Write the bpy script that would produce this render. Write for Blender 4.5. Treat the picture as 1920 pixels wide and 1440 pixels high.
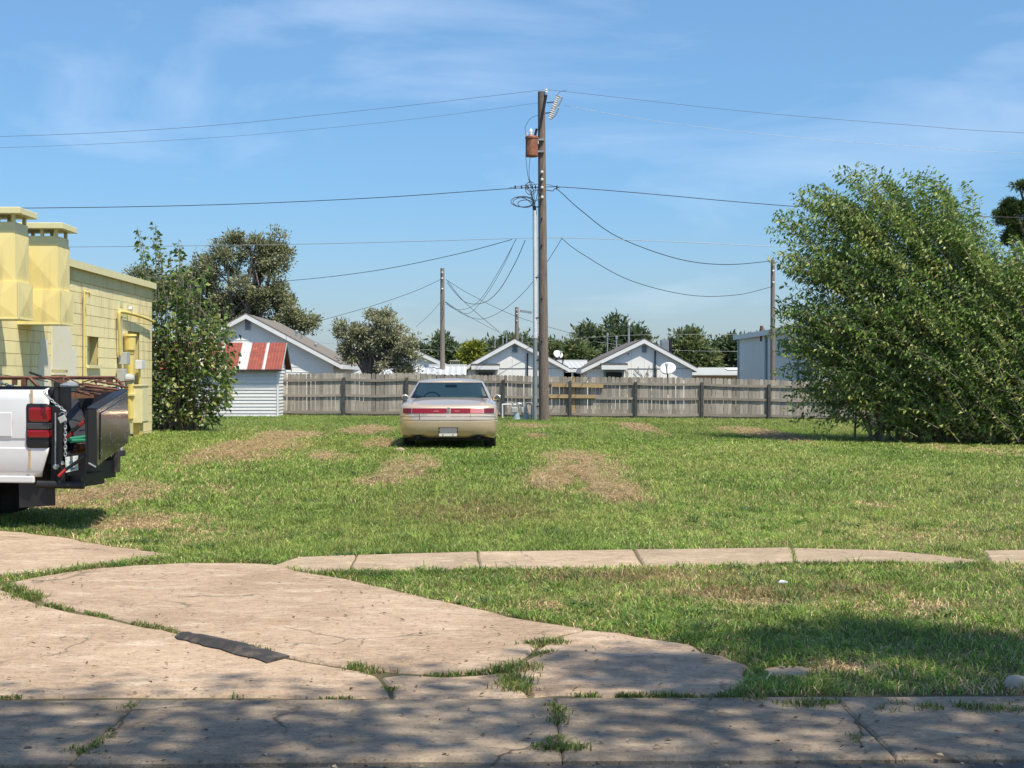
import bpy, bmesh, math, random
import numpy as np
from mathutils import Vector, Matrix
random.seed(7); rng = np.random.default_rng(11)
scene = bpy.context.scene
for o in list(bpy.data.objects): bpy.data.objects.remove(o)

# ---------------------------------------------------------------- camera
F_PX = 2773.0                                   # focal length in pixels of a 1920 wide frame
YAW, PITCH, CAM_H = math.atan(60 / F_PX), math.atan(14 / F_PX), 1.5
cam_data = bpy.data.cameras.new('camera'); cam = bpy.data.objects.new('camera', cam_data)
scene.collection.objects.link(cam); scene.camera = cam
cam_data.sensor_width = 36; cam_data.lens = 36 * F_PX / 1920
cam_data.clip_start = 0.1; cam_data.clip_end = 3000
cam.location = (0, 0, CAM_H); cam.rotation_euler = (math.pi / 2 - PITCH, 0, -YAW)

# ---------------------------------------------------------------- light
SUN_DIR = Vector((-.33, .38, -1)).normalized()  # the way the light travels
EL = math.asin(-SUN_DIR.z); AZ = math.atan2(-SUN_DIR.x, -SUN_DIR.y)
world = bpy.data.worlds.new('World'); scene.world = world; world.use_nodes = True
wn, wl = world.node_tree.nodes, world.node_tree.links
bg = wn['Background']; bg.inputs['Strength'].default_value = .132
sky = wn.new('ShaderNodeTexSky'); sky.sky_type = 'NISHITA'; sky.sun_disc = False
sky.sun_elevation = EL; sky.sun_rotation = AZ
sky.altitude = 0; sky.air_density = 1.0; sky.dust_density = .5; sky.ozone_density = 2.6
# a few thin wisps of cirrus over the whole sky
tc = wn.new('ShaderNodeTexCoord'); mp = wn.new('ShaderNodeMapping'); mp.inputs['Scale'].default_value = (2.2, 2.2, 7.0)
mp.inputs['Rotation'].default_value = (0, .35, .4)
n1 = wn.new('ShaderNodeTexNoise'); n1.inputs['Scale'].default_value = 1.6; n1.inputs['Detail'].default_value = 7; n1.inputs['Roughness'].default_value = .55; n1.inputs['Distortion'].default_value = .6
rp = wn.new('ShaderNodeValToRGB'); rp.color_ramp.elements[0].position = .53; rp.color_ramp.elements[1].position = .85
rp.color_ramp.elements[1].color = (.36, .36, .36, 1)
mx = wn.new('ShaderNodeMix'); mx.data_type = 'RGBA'; mx.inputs[7].default_value = (6.4, 7.0, 7.8, 1)
hs = wn.new('ShaderNodeHueSaturation'); hs.inputs['Saturation'].default_value = 1.12
wl.new(tc.outputs['Generated'], mp.inputs['Vector']); wl.new(mp.outputs['Vector'], n1.inputs['Vector'])
wl.new(n1.outputs['Fac'], rp.inputs['Fac']); wl.new(rp.outputs['Color'], mx.inputs[0])
# summer haze: the air near the horizon is pale blue, all the way round
sx = wn.new('ShaderNodeSeparateXYZ'); hr = wn.new('ShaderNodeValToRGB'); hr.color_ramp.elements[0].position = 0; hr.color_ramp.elements[0].color = (.455, .515, .68, 1); hr.color_ramp.elements[1].position = .36; hr.color_ramp.elements[1].color = (.98, 1.0, .98, 1); _e = hr.color_ramp.elements.new(.12); _e.color = (.60, .71, .82, 1)
hm = wn.new('ShaderNodeMix'); hm.data_type = 'RGBA'; hm.blend_type = 'MULTIPLY'; hm.inputs[0].default_value = 1
wl.new(tc.outputs['Generated'], sx.inputs[0]); wl.new(sx.outputs['Z'], hr.inputs['Fac']); wl.new(sky.outputs['Color'], hm.inputs[6]); wl.new(hr.outputs['Color'], hm.inputs[7])
wl.new(hm.outputs[2], hs.inputs['Color']); wl.new(hs.outputs['Color'], mx.inputs[6]); wl.new(mx.outputs[2], bg.inputs['Color'])
sun_d = bpy.data.lights.new('sun', 'SUN'); sun = bpy.data.objects.new('sun', sun_d); scene.collection.objects.link(sun)
sun_d.energy = 5.0; sun_d.angle = math.radians(.53); sun_d.color = (1, .915, .77)
sun.rotation_euler = SUN_DIR.to_track_quat('-Z', 'Y').to_euler()
vs = scene.view_settings; vs.view_transform = 'Standard'; vs.look = 'None'; vs.exposure = 0.4; vs.gamma = 1; vs.use_curve_mapping = False
scene.cycles.max_bounces = 8; scene.cycles.transparent_max_bounces = 12

# ---------------------------------------------------------------- helpers
_cy, _sy, _cp, _sp = math.cos(YAW), math.sin(YAW), math.cos(PITCH), math.sin(PITCH)
C_F = Vector((_sy * _cp, _cy * _cp, -_sp)); C_R = Vector((_cy, -_sy, 0)); C_U = C_R.cross(C_F)
def P(px, py, d):
    'the place at distance d up the lot that was measured at this point of the photograph'
    r = C_F + C_R * ((px - 960) / F_PX) + C_U * ((720 - py) / F_PX)
    return Vector((0, 0, CAM_H)) + r * (d / r.y)
def XX(px, d): return P(px, 706, d).x
def ZZ(py, d): return P(900, py, d).z
def sstep(a, b, t):
    t = np.clip((np.asarray(t, float) - a) / (b - a), 0, 1); return t * t * (3 - 2 * t)
def vnoise(x, y, seed=0):
    x = np.asarray(x, float); y = np.asarray(y, float)
    xi = np.floor(x).astype(np.int64); yi = np.floor(y).astype(np.int64); fx = x - xi; fy = y - yi
    fx = fx * fx * (3 - 2 * fx); fy = fy * fy * (3 - 2 * fy)
    def h(a, b):
        n = (a * 374761393 + b * 668265263 + seed * 1442695041) & 0xffffffff
        n = ((n ^ (n >> 13)) * 1274126177) & 0xffffffff
        return ((n ^ (n >> 16)) & 0xffff) / 65535.0
    return (h(xi, yi) * (1 - fx) + h(xi + 1, yi) * fx) * (1 - fy) + (h(xi, yi + 1) * (1 - fx) + h(xi + 1, yi + 1) * fx) * fy
def fbm(x, y, seed=0, o=4):
    t = 0; a = .5; s = 0
    for i in range(o):
        t = t + a * vnoise(np.asarray(x) * 2 ** i, np.asarray(y) * 2 ** i, seed + i); s += a; a *= .55
    return t / s
def gz(x, y):
    x = np.asarray(x, float); y = np.asarray(y, float)
    xc = np.clip(x, -14, 18)
    z = .09 * sstep(13, 28, y) * (1 - sstep(35, 52, y)) - xc * .016 * sstep(15, 31, y) * (1 - .5 * sstep(35, 52, y))
    z = z + .02 * (fbm(x * .7, y * .5, 3, 2) - .5) * sstep(13, 20, y)
    return z - .06 * (1 - sstep(5.72, 5.85, y))
def G(px, py):
    'ground point seen at this point of the photograph'
    z = 0.0
    for _ in range(12):
        r = C_F + C_R * ((px - 960) / F_PX) + C_U * ((720 - py) / F_PX)
        p = Vector((0, 0, CAM_H)) + r * ((z - CAM_H) / r.z)
        z = float(gz(p.x, p.y))
    return Vector((p.x, p.y, z))
col = scene.collection
class MB:
    def __init__(s): s.v = []; s.f = []
    def add(s, vs, fs):
        n = len(s.v); s.v += [tuple(v) for v in vs]; s.f += [tuple(i + n for i in f) for f in fs]; return s
    def box(s, x0, x1, y0, y1, z0, z1, M=None):
        vs = [Vector(p) for p in ((x0, y0, z0), (x1, y0, z0), (x1, y1, z0), (x0, y1, z0), (x0, y0, z1), (x1, y0, z1), (x1, y1, z1), (x0, y1, z1))]
        if M: vs = [M @ v for v in vs]
        return s.add(vs, [(3, 2, 1, 0), (4, 5, 6, 7), (0, 1, 5, 4), (1, 2, 6, 5), (2, 3, 7, 6), (3, 0, 4, 7)])
    def prism(s, poly, off):
        poly = [Vector(p) for p in poly]; off = Vector(off); n = len(poly)
        return s.add(poly + [p + off for p in poly], [tuple(range(n))[::-1], tuple(range(n, 2 * n))] + [(i, (i + 1) % n, n + (i + 1) % n, n + i) for i in range(n)])
    def tube(s, pts, r, n=6, cap=True):
        pts = [Vector(p) for p in pts]; m = len(pts)
        rs = r if isinstance(r, (list, tuple)) else [r] * m
        up = Vector((.13, .21, .97)); vs = []; fs = []
        for i, p in enumerate(pts):
            t = (pts[min(i + 1, m - 1)] - pts[max(i - 1, 0)])
            if t.length < 1e-9: t = Vector((0, 0, 1))
            t.normalize()
            a = up - t * up.dot(t)
            if a.length < .05: a = Vector((1, 0, 0)) - t * t.x
            a.normalize(); b = t.cross(a); up = a
            vs += [p + (a * math.cos(2 * math.pi * k / n) + b * math.sin(2 * math.pi * k / n)) * rs[i] for k in range(n)]
        for i in range(m - 1):
            fs += [(i * n + k, i * n + (k + 1) % n, (i + 1) * n + (k + 1) % n, (i + 1) * n + k) for k in range(n)]
        if cap: fs += [tuple(range(n))[::-1], tuple(range((m - 1) * n, m * n))]
        return s.add(vs, fs)
    def lathe(s, prof, c, n=16, axis='z'):
        c = Vector(c); vs = []; m = len(prof)
        for r, h in prof:
            for k in range(n):
                a = 2 * math.pi * k / n; q = (r * math.cos(a), r * math.sin(a), h)
                if axis == 'x': q = (h, q[0], q[1])
                if axis == 'y': q = (q[0], h, q[1])
                vs.append(c + Vector(q))
        fs = [(i * n + k, i * n + (k + 1) % n, (i + 1) * n + (k + 1) % n, (i + 1) * n + k) for i in range(m - 1) for k in range(n)]
        fs += [tuple(range(n))[::-1], tuple(range((m - 1) * n, m * n))]
        return s.add(vs, fs)
    def grid(s, fn, nu, nv):
        vs = [fn(i / nu, j / nv) for j in range(nv + 1) for i in range(nu + 1)]
        return s.add(vs, [(j * (nu + 1) + i, j * (nu + 1) + i + 1, (j + 1) * (nu + 1) + i + 1, (j + 1) * (nu + 1) + i) for j in range(nv) for i in range(nu)])
    def build(s, name, mat, parent=None, smooth=False, bevel=0, world=True):
        me = bpy.data.meshes.new(name)
        vs = s.v
        if parent is not None and world:
            Mi = parent.matrix_basis.inverted() if parent.parent is None else (parent.parent.matrix_basis @ parent.matrix_basis).inverted()
            vs = [tuple(Mi @ Vector(v)) for v in vs]
        me.from_pydata(vs, [], s.f); me.update()
        if smooth:
            me.polygons.foreach_set('use_smooth', [True] * len(me.polygons))
        o = bpy.data.objects.new(name, me); col.objects.link(o)
        if mat: me.materials.append(mat)
        if parent is not None: o.parent = parent
        if bevel:
            b = o.modifiers.new('bevel', 'BEVEL'); b.width = bevel; b.segments = 2; b.limit_method = 'ANGLE'
        if smooth and smooth != 'all':
            me.set_sharp_from_angle(angle=math.radians(smooth if smooth is not True else 40))
        return o
def tag(o, label=None, cat=None, group=None, kind=None):
    if label: o['label'] = label
    if cat: o['category'] = cat
    if group: o['group'] = group
    if kind: o['kind'] = kind
    return o
def thing(name, label, cat, loc=(0, 0, 0), rz=0, group=None):
    o = bpy.data.objects.new(name, None); col.objects.link(o)
    o.empty_display_size = .2
    o.location = loc; o.rotation_euler = (0, 0, rz); o.matrix_basis = Matrix.Translation(Vector(loc)) @ Matrix.Rotation(rz, 4, 'Z')
    return tag(o, label, cat, group)
def link_copy(src, parent, loc, name=None):
    c = src.copy(); col.objects.link(c); c.parent = parent; c.location = loc; return c
def smooth_path(pts, k=8):
    pts = [Vector(p) for p in pts]; out = []
    for i in range(len(pts) - 1):
        p0 = pts[max(i - 1, 0)]; p1 = pts[i]; p2 = pts[i + 1]; p3 = pts[min(i + 2, len(pts) - 1)]
        for j in range(k):
            t = j / k
            out.append(.5 * ((2 * p1) + (p2 - p0) * t + (2 * p0 - 5 * p1 + 4 * p2 - p3) * t * t + (3 * p1 - p0 - 3 * p2 + p3) * t ** 3))
    return out + [pts[-1]]

# ---------------------------------------------------------------- materials
def mat(name, c, rough=.8, metal=0.0, c2=None, scale=4, detail=6, lo=.35, hi=.65, c3=None, scale3=1.2, lo3=.55, hi3=.7, bump=0, bscale=60, coat=0, spec=.5, var=0.0, stretch=None, dist=0, world=False):
    m = bpy.data.materials.new(name); m.use_nodes = True; N, L = m.node_tree.nodes, m.node_tree.links
    b = N['Principled BSDF']
    b.inputs['Roughness'].default_value = rough; b.inputs['Metallic'].default_value = metal
    b.inputs['Coat Weight'].default_value = coat; b.inputs['Coat Roughness'].default_value = .06; b.inputs['Specular IOR Level'].default_value = spec
    t = N.new('ShaderNodeTexCoord'); oi = N.new('ShaderNodeObjectInfo')
    ad = N.new('ShaderNodeVectorMath'); ad.operation = 'MULTIPLY_ADD'
    L.new(oi.outputs['Random'], ad.inputs[0]); ad.inputs[1].default_value = (37, 91, 53); L.new(t.outputs['Object'], ad.inputs[2])
    vec = ad.outputs[0]
    if world: vec = N.new('ShaderNodeNewGeometry').outputs['Position']
    if stretch:
        mp = N.new('ShaderNodeMapping'); mp.inputs['Scale'].default_value = stretch; L.new(vec, mp.inputs['Vector']); vec = mp.outputs[0]
    def noise(sc, det=6, d=0):
        n = N.new('ShaderNodeTexNoise'); n.inputs['Scale'].default_value = sc; n.inputs['Detail'].default_value = det; n.inputs['Distortion'].default_value = d
        n.inputs['Roughness'].default_value = .62
        L.new(vec, n.inputs['Vector']); return n.outputs['Fac']
    def mixc(f, lo, hi, a, bb):
        mr = N.new('ShaderNodeMapRange'); mr.inputs['From Min'].default_value = lo; mr.inputs['From Max'].default_value = hi; L.new(f, mr.inputs['Value'])
        x = N.new('ShaderNodeMix'); x.data_type = 'RGBA'; L.new(mr.outputs[0], x.inputs[0])
        for s, val in ((6, a), (7, bb)):
            if isinstance(val, tuple): x.inputs[s].default_value = (*val, 1)
            else: L.new(val, x.inputs[s])
        return x.outputs[2]
    out = None
    if c2: out = mixc(noise(scale, detail, dist), lo, hi, c, c2)
    if c3: out = mixc(noise(scale3, 5, .4), lo3, hi3, out if out else c, c3)
    if var:
        hsv = N.new('ShaderNodeHueSaturation'); mr = N.new('ShaderNodeMapRange'); mr.inputs['To Min'].default_value = 1 - var; mr.inputs['To Max'].default_value = 1 + var
        L.new(oi.outputs['Random'], mr.inputs['Value']); L.new(mr.outputs[0], hsv.inputs['Value'])
        if out: L.new(out, hsv.inputs['Color'])
        else: hsv.inputs['Color'].default_value = (*c, 1)
        out = hsv.outputs[0]
    if out: L.new(out, b.inputs['Base Color'])
    else: b.inputs['Base Color'].default_value = (*c, 1)
    if bump:
        bn = N.new('ShaderNodeBump'); bn.inputs['Strength'].default_value = bump; bn.inputs['Distance'].default_value = .01
        L.new(noise(bscale, 5), bn.inputs['Height']); L.new(bn.outputs[0], b.inputs['Normal'])
    return m
def leafmat(name, cs, transl=.3, rough=.5, spec=.35):
    'leaf colours picked at random for each leaf'
    m = bpy.data.materials.new(name); m.use_nodes = True; N, L = m.node_tree.nodes, m.node_tree.links
    b = N['Principled BSDF']; at = N.new('ShaderNodeAttribute'); at.attribute_name = 'r'
    rp = N.new('ShaderNodeValToRGB'); e = rp.color_ramp.elements
    while len(e) < len(cs): e.new(.5)
    for i, (p, c) in enumerate(cs): e[i].position = p; e[i].color = (*c, 1)
    L.new(at.outputs['Fac'], rp.inputs['Fac']); L.new(rp.outputs['Color'], b.inputs['Base Color'])
    b.inputs['Roughness'].default_value = rough; b.inputs['Specular IOR Level'].default_value = spec
    tr = N.new('ShaderNodeBsdfTranslucent'); L.new(rp.outputs['Color'], tr.inputs['Color'])
    ms = N.new('ShaderNodeMixShader'); ms.inputs[0].default_value = transl
    L.new(b.outputs[0], ms.inputs[1]); L.new(tr.outputs[0], ms.inputs[2]); L.new(ms.outputs[0], N['Material Output'].inputs['Surface'])
    return m
def glassmat(name, tint, refl=1.0):
    m = bpy.data.materials.new(name); m.use_nodes = True; N, L = m.node_tree.nodes, m.node_tree.links
    N.remove(N['Principled BSDF']); tr = N.new('ShaderNodeBsdfTransparent'); tr.inputs[0].default_value = (*tint, 1)
    gl = N.new('ShaderNodeBsdfGlossy'); gl.inputs['Roughness'].default_value = .03
    fr = N.new('ShaderNodeFresnel'); fr.inputs['IOR'].default_value = 1.5
    ms = N.new('ShaderNodeMixShader'); L.new(fr.outputs[0], ms.inputs[0]); L.new(tr.outputs[0], ms.inputs[1]); L.new(gl.outputs[0], ms.inputs[2])
    L.new(ms.outputs[0], N['Material Output'].inputs['Surface']); return m
M = {}
M['soil'] = mat('soil', (.085, .07, .03), .95, c2=(.12, .10, .045), scale=2.5, c3=(.06, .08, .02), scale3=.7, bump=.6, bscale=40)
M['asphalt'] = mat('asphalt', (.06, .058, .055), .9, c2=(.10, .095, .085), scale=30, c3=(.13, .11, .09), scale3=3, bump=.8, bscale=120)
M['rubber'] = mat('rubber', (.03, .027, .025), .85, c2=(.15, .12, .09), scale=12, lo=.48, hi=.8, bump=.5, bscale=50)
M['tyre'] = mat('tyre', (.022, .022, .022), .85, c2=(.05, .045, .04), scale=8)
M['wood'] = mat('weathered_wood', (.36, .325, .27), .9, c2=(.24, .21, .17), scale=5, stretch=(14, 14, 1.0), lo=.35, hi=.7, c3=(.48, .44, .37), scale3=3, lo3=.5, hi3=.8, bump=.5, bscale=20, var=.36)
M['rail'] = mat('weathered_rail', (.33, .295, .24), .9, c2=(.22, .195, .16), scale=5, stretch=(1, 14, 14), bump=.4, bscale=20, var=.15)
M['newwood'] = mat('fresh_wood', (.45, .33, .17), .8, c2=(.36, .25, .13), scale=5, stretch=(1, 10, 10), var=.12)
M['newpicket'] = mat('fresh_picket', (.45, .30, .12), .8, c2=(.33, .26, .17), scale=4, stretch=(10, 10, 1))
M['fencepost'] = mat('dark_post', (.06, .062, .06), .6, .3, c2=(.10, .10, .095), scale=6)
M['pole'] = mat('utility_pole_wood', (.20, .16, .13), .9, c2=(.12, .095, .078), scale=4, stretch=(10, 10, .8), c3=(.27, .21, .17), scale3=2, lo3=.5, hi3=.7, bump=.7, bscale=16)
M['polefar'] = mat('grey_pole_wood', (.26, .22, .185), .9, c2=(.17, .145, .12), scale=4, stretch=(10, 10, .8), bump=.5, bscale=18)
M['galv'] = mat('galvanised', (.42, .45, .46), .45, .6, c2=(.33, .36, .37), scale=6)
M['pvcgrey'] = mat('grey_conduit', (.24, .28, .29), .55, c2=(.20, .23, .245), scale=3)
M['pvcwhite'] = mat('white_pvc', (.72, .74, .74), .4, c2=(.6, .62, .62), scale=3)
M['wire'] = mat('black_wire', (.025, .026, .03), .6)
M['wiregrey'] = mat('bare_wire', (.30, .32, .34), .45, .6)
M['black'] = mat('black_steel', (.012, .012, .013), .45, c2=(.03, .026, .023), scale=9, lo=.5, hi=.8)
M['rust_tank'] = mat('rusty_tank', (.30, .12, .06), .75, c2=(.17, .06, .035), scale=6, c3=(.40, .22, .13), scale3=3, bump=.2)
M['porcelain'] = mat('porcelain', (.75, .74, .70), .25)
M['white'] = mat('white_paint', (.78, .79, .78), .7, c2=(.70, .72, .71), scale=2.5)
M['siding'] = mat('white_siding', (.86, .86, .82), .75, c2=(.80, .80, .77), scale=2.5, c3=(.62, .63, .6), scale3=5, lo3=.66, hi3=.8)
M['peeling'] = mat('peeling_siding', (.86, .86, .82), .75, c2=(.80, .81, .78), scale=2.5, c3=(.20, .17, .14), scale3=3.2, lo3=.66, hi3=.7)
M['shedboard'] = mat('shed_boards', (.72, .73, .71), .8, c2=(.60, .6, .58), scale=6, stretch=(1, 8, 8), c3=(.33, .30, .26), scale3=7, lo3=.66, hi3=.74, var=.06)
M['shingle'] = mat('grey_shingles', (.135, .12, .105), .95, c2=(.20, .175, .15), scale=8, bump=.6, bscale=14)
M['shingle_dark'] = mat('dark_shingles', (.09, .085, .08), .95, c2=(.15, .135, .125), scale=8, bump=.6, bscale=14)
M['darkedge'] = mat('roof_edge', (.05, .047, .044), .8)
M['louver'] = mat('louver', (.25, .28, .29), .7)
M['tinwhite'] = mat('white_tin_roof', (.56, .57, .57), .5, .1, c2=(.46, .48, .49), scale=3, c3=(.42, .33, .26), scale3=2.2, lo3=.68, hi3=.8)
M['tin_red'] = mat('rusty_red_tin', (.27, .055, .035), .7, c2=(.19, .045, .03), scale=4, stretch=(1, 1, 1), c3=(.42, .16, .07), scale3=5, lo3=.58, hi3=.75, bump=.1)
M['tin_bare'] = mat('bare_tin', (.62, .61, .58), .5, .2, c2=(.5, .47, .43), scale=4, c3=(.40, .20, .12), scale3=5, lo3=.62, hi3=.72)
M['bluemetal'] = mat('pale_blue_metal', (.56, .64, .64), .55, c2=(.52, .60, .60), scale=2)
M['bluetrim'] = mat('blue_grey_trim', (.27, .37, .40), .55)
M['beige'] = mat('beige_wall', (.5, .40, .30), .8, c2=(.44, .35, .26), scale=3)
M['darkopen'] = mat('dark_interior', (.02, .02, .02), .9)
M['windowdark'] = mat('window_pane', (.03, .035, .035), .15)
M['doorgreen'] = mat('grey_green_trim', (.25, .31, .29), .8)
M['cooler'] = mat('beige_cooler', (.52, .46, .32), .7)
M['greybox'] = mat('grey_box', (.42, .44, .42), .6, c2=(.34, .355, .34), scale=5)
M['yel'] = mat('yellow_masonry', (.83, .735, .40), .8, c2=(.79, .695, .37), scale=3, c3=(.57, .475, .26), scale3=2.2, lo3=.52, hi3=.74, bump=.25, bscale=50, var=.05, stretch=(1.6, 1.6, .4), world=True)
M['yelboard'] = mat('yellow_board', (.64, .58, .29), .8, c2=(.54, .50, .27), scale=3, stretch=(1, 1, .4), c3=(.30, .25, .13), scale3=4, lo3=.66, hi3=.75)
M['mortar'] = mat('yellow_joint', (.48, .41, .19), .95)
M['yelmetal'] = mat('yellow_sheet_metal', (.82, .69, .30), .5, c2=(.80, .665, .27), scale=2, c3=(.55, .46, .24), scale3=2.2, lo3=.54, hi3=.78, stretch=(2, 2, .3), world=True)
M['yelcap'] = mat('yellow_cap', (.76, .70, .38), .55, c2=(.68, .62, .35), scale=4)
M['yelpipe'] = mat('yellow_pipe', (.72, .57, .16), .5, c2=(.62, .5, .16), scale=6)
M['primer'] = mat('whitish_primer', (.72, .69, .58), .8, c2=(.72, .66, .45), scale=4, c3=(.45, .36, .24), scale3=5, lo3=.66, hi3=.76)
M['seam'] = mat('siding_seam', (.60, .61, .6), .8)
M['rust'] = mat('rusty_steel', (.10, .045, .03), .85, c2=(.16, .07, .04), scale=12, bump=.3)
M['bark'] = mat('bark', (.10, .085, .07), .95, c2=(.16, .14, .12), scale=6, stretch=(5, 5, 1), bump=.6, bscale=20)
M['bark_pale'] = mat('pale_twig_bark', (.22, .19, .15), .9, c2=(.30, .26, .20), scale=8)
M['l_bush'] = leafmat('bush_leaf', [(0, (.075, .16, .035)), (.35, (.16, .27, .058)), (.75, (.29, .39, .10)), (.97, (.48, .47, .17))], .38, .4, .45)
M['l_mulb'] = leafmat('mulberry_leaf', [(0, (.05, .11, .02)), (.4, (.10, .18, .03)), (.8, (.21, .26, .055)), (1, (.34, .34, .11))], .36, .36, .6)
M['l_olive'] = leafmat('olive_leaf', [(0, (.13, .15, .075)), (.5, (.23, .25, .125)), (1, (.36, .36, .20))], .3)
M['l_silver'] = leafmat('silver_leaf', [(0, (.19, .205, .11)), (.5, (.31, .32, .19)), (1, (.45, .45, .30))], .3)
M['l_dark'] = leafmat('dark_leaf', [(0, (.075, .115, .06)), (.5, (.115, .16, .08)), (1, (.165, .21, .10))], .3)  # far trees: distance haze is mixed into the leaf colours, paler and bluer
M['l_mid'] = leafmat('mid_leaf', [(0, (.09, .13, .055)), (.5, (.145, .19, .075)), (1, (.21, .25, .095))], .3)
M['l_yel'] = leafmat('yellow_green_leaf', [(0, (.11, .14, .02)), (.5, (.2, .24, .03)), (1, (.32, .33, .05))], .35)
M['l_pine'] = leafmat('pine_needle', [(0, (.035, .075, .025)), (.5, (.08, .13, .035)), (1, (.15, .20, .055))], .2)

def concretemat(name, base, dark, pale, stain, var=.05, crack=.5):
    'old weathered concrete: blotches, exposed grit, rusty stains and hairline cracks'
    m = bpy.data.materials.new(name); m.use_nodes = True; N, L = m.node_tree.nodes, m.node_tree.links; b = N['Principled BSDF']; b.inputs['Roughness'].default_value = .92; b.inputs['Specular IOR Level'].default_value = .25
    g = N.new('ShaderNodeNewGeometry'); vec = g.outputs['Position']
    def noise(sc, det=5, d=0, r=.6, st=None):
        n = N.new('ShaderNodeTexNoise'); n.inputs['Scale'].default_value = sc; n.inputs['Detail'].default_value = det; n.inputs['Distortion'].default_value = d; n.inputs['Roughness'].default_value = r
        if st: mp = N.new('ShaderNodeMapping'); mp.inputs['Scale'].default_value = st; mp.inputs['Rotation'].default_value = (0, 0, .3); L.new(vec, mp.inputs['Vector']); L.new(mp.outputs[0], n.inputs['Vector'])
        else: L.new(vec, n.inputs['Vector'])
        return n.outputs['Fac']
    def mix(f, lo, hi, a, c, mode='MIX'):
        mr = N.new('ShaderNodeMapRange'); mr.inputs['From Min'].default_value = lo; mr.inputs['From Max'].default_value = hi; L.new(f, mr.inputs['Value']); x = N.new('ShaderNodeMix'); x.data_type = 'RGBA'; x.blend_type = mode; L.new(mr.outputs[0], x.inputs[0])
        for s_, v in ((6, a), (7, c)):
            if isinstance(v, tuple): x.inputs[s_].default_value = (*v, 1)
            else: L.new(v, x.inputs[s_])
        return x.outputs[2]
    c = mix(noise(.9, 6, .6), .38, .66, base, dark)
    c = mix(noise(2.3, 6, .3, .65, (1, 2.4, 1)), .52, .72, c, pale)
    c = mix(noise(1.1, 4, .8), .64, .80, c, stain)
    c = mix(noise(70, 4, 0, .8), .38, .66, c, (1.42, 1.40, 1.36), 'MULTIPLY')
    c = mix(noise(9, 6, .5, .75, (1, 2, 1)), .42, .62, c, (.80, .78, .76), 'MULTIPLY')
    c = mix(noise(26, 5, 0, .8), .55, .63, c, (.58, .56, .54), 'MULTIPLY')
    c = mix(noise(15, 5, .3, .8), .56, .64, c, (1.22, 1.2, 1.17), 'MULTIPLY')
    c = mix(noise(.6, 5, 1.2, .7), .64, .70, c, (.70, .67, .64), 'MULTIPLY')
    v = N.new('ShaderNodeTexVoronoi'); v.feature = 'DISTANCE_TO_EDGE'; v.inputs['Scale'].default_value = .55
    wv = N.new('ShaderNodeVectorMath'); wv.operation = 'MULTIPLY_ADD'; nn = N.new('ShaderNodeTexNoise'); nn.inputs['Scale'].default_value = 2.2; nn.inputs['Detail'].default_value = 6; L.new(vec, nn.inputs['Vector']); L.new(nn.outputs['Color'], wv.inputs[0]); wv.inputs[1].default_value = (.7, .7, 0); L.new(vec, wv.inputs[2]); L.new(wv.outputs[0], v.inputs['Vector'])
    gate = N.new('ShaderNodeMapRange'); gate.inputs['From Min'].default_value = .5; gate.inputs['From Max'].default_value = .58; L.new(noise(.8, 3), gate.inputs['Value'])
    mr = N.new('ShaderNodeMapRange'); mr.inputs['From Min'].default_value = .003; mr.inputs['From Max'].default_value = .009; mr.inputs['To Min'].default_value = 1; mr.inputs['To Max'].default_value = 0; L.new(v.outputs['Distance'], mr.inputs['Value'])
    mu = N.new('ShaderNodeMath'); mu.operation = 'MULTIPLY'; L.new(mr.outputs[0], mu.inputs[0]); L.new(gate.outputs[0], mu.inputs[1]); mu2 = N.new('ShaderNodeMath'); mu2.operation = 'MULTIPLY'; L.new(mu.outputs[0], mu2.inputs[0]); mu2.inputs[1].default_value = crack
    x = N.new('ShaderNodeMix'); x.data_type = 'RGBA'; L.new(mu2.outputs[0], x.inputs[0]); L.new(c, x.inputs[6]); x.inputs[7].default_value = (.05, .045, .035, 1)
    oi = N.new('ShaderNodeObjectInfo'); hv = N.new('ShaderNodeHueSaturation'); mv = N.new('ShaderNodeMapRange'); mv.inputs['To Min'].default_value = 1 - var; mv.inputs['To Max'].default_value = 1 + var; L.new(oi.outputs['Random'], mv.inputs['Value']); L.new(mv.outputs[0], hv.inputs['Value']); L.new(x.outputs[2], hv.inputs['Color']); L.new(hv.outputs[0], b.inputs['Base Color'])
    bp = N.new('ShaderNodeBump'); bp.inputs['Strength'].default_value = .7; bp.inputs['Distance'].default_value = .006; L.new(noise(60, 6, 0, .7), bp.inputs['Height']); L.new(bp.outputs[0], b.inputs['Normal'])
    return m
M['concrete'] = concretemat('concrete', (.375, .285, .205), (.285, .21, .145), (.46, .375, .285), (.37, .23, .13))
M['concrete_walk'] = concretemat('concrete_walk', (.355, .28, .20), (.27, .21, .145), (.43, .345, .245), (.40, .27, .15), .07)
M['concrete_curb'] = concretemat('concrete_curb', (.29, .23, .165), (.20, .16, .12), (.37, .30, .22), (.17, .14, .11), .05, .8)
M['siding_lap'] = mat('lap_siding', (.86, .86, .82), .75, c2=(.80, .80, .77), scale=2.5, c3=(.62, .63, .6), scale3=5, lo3=.66, hi3=.8)

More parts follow.
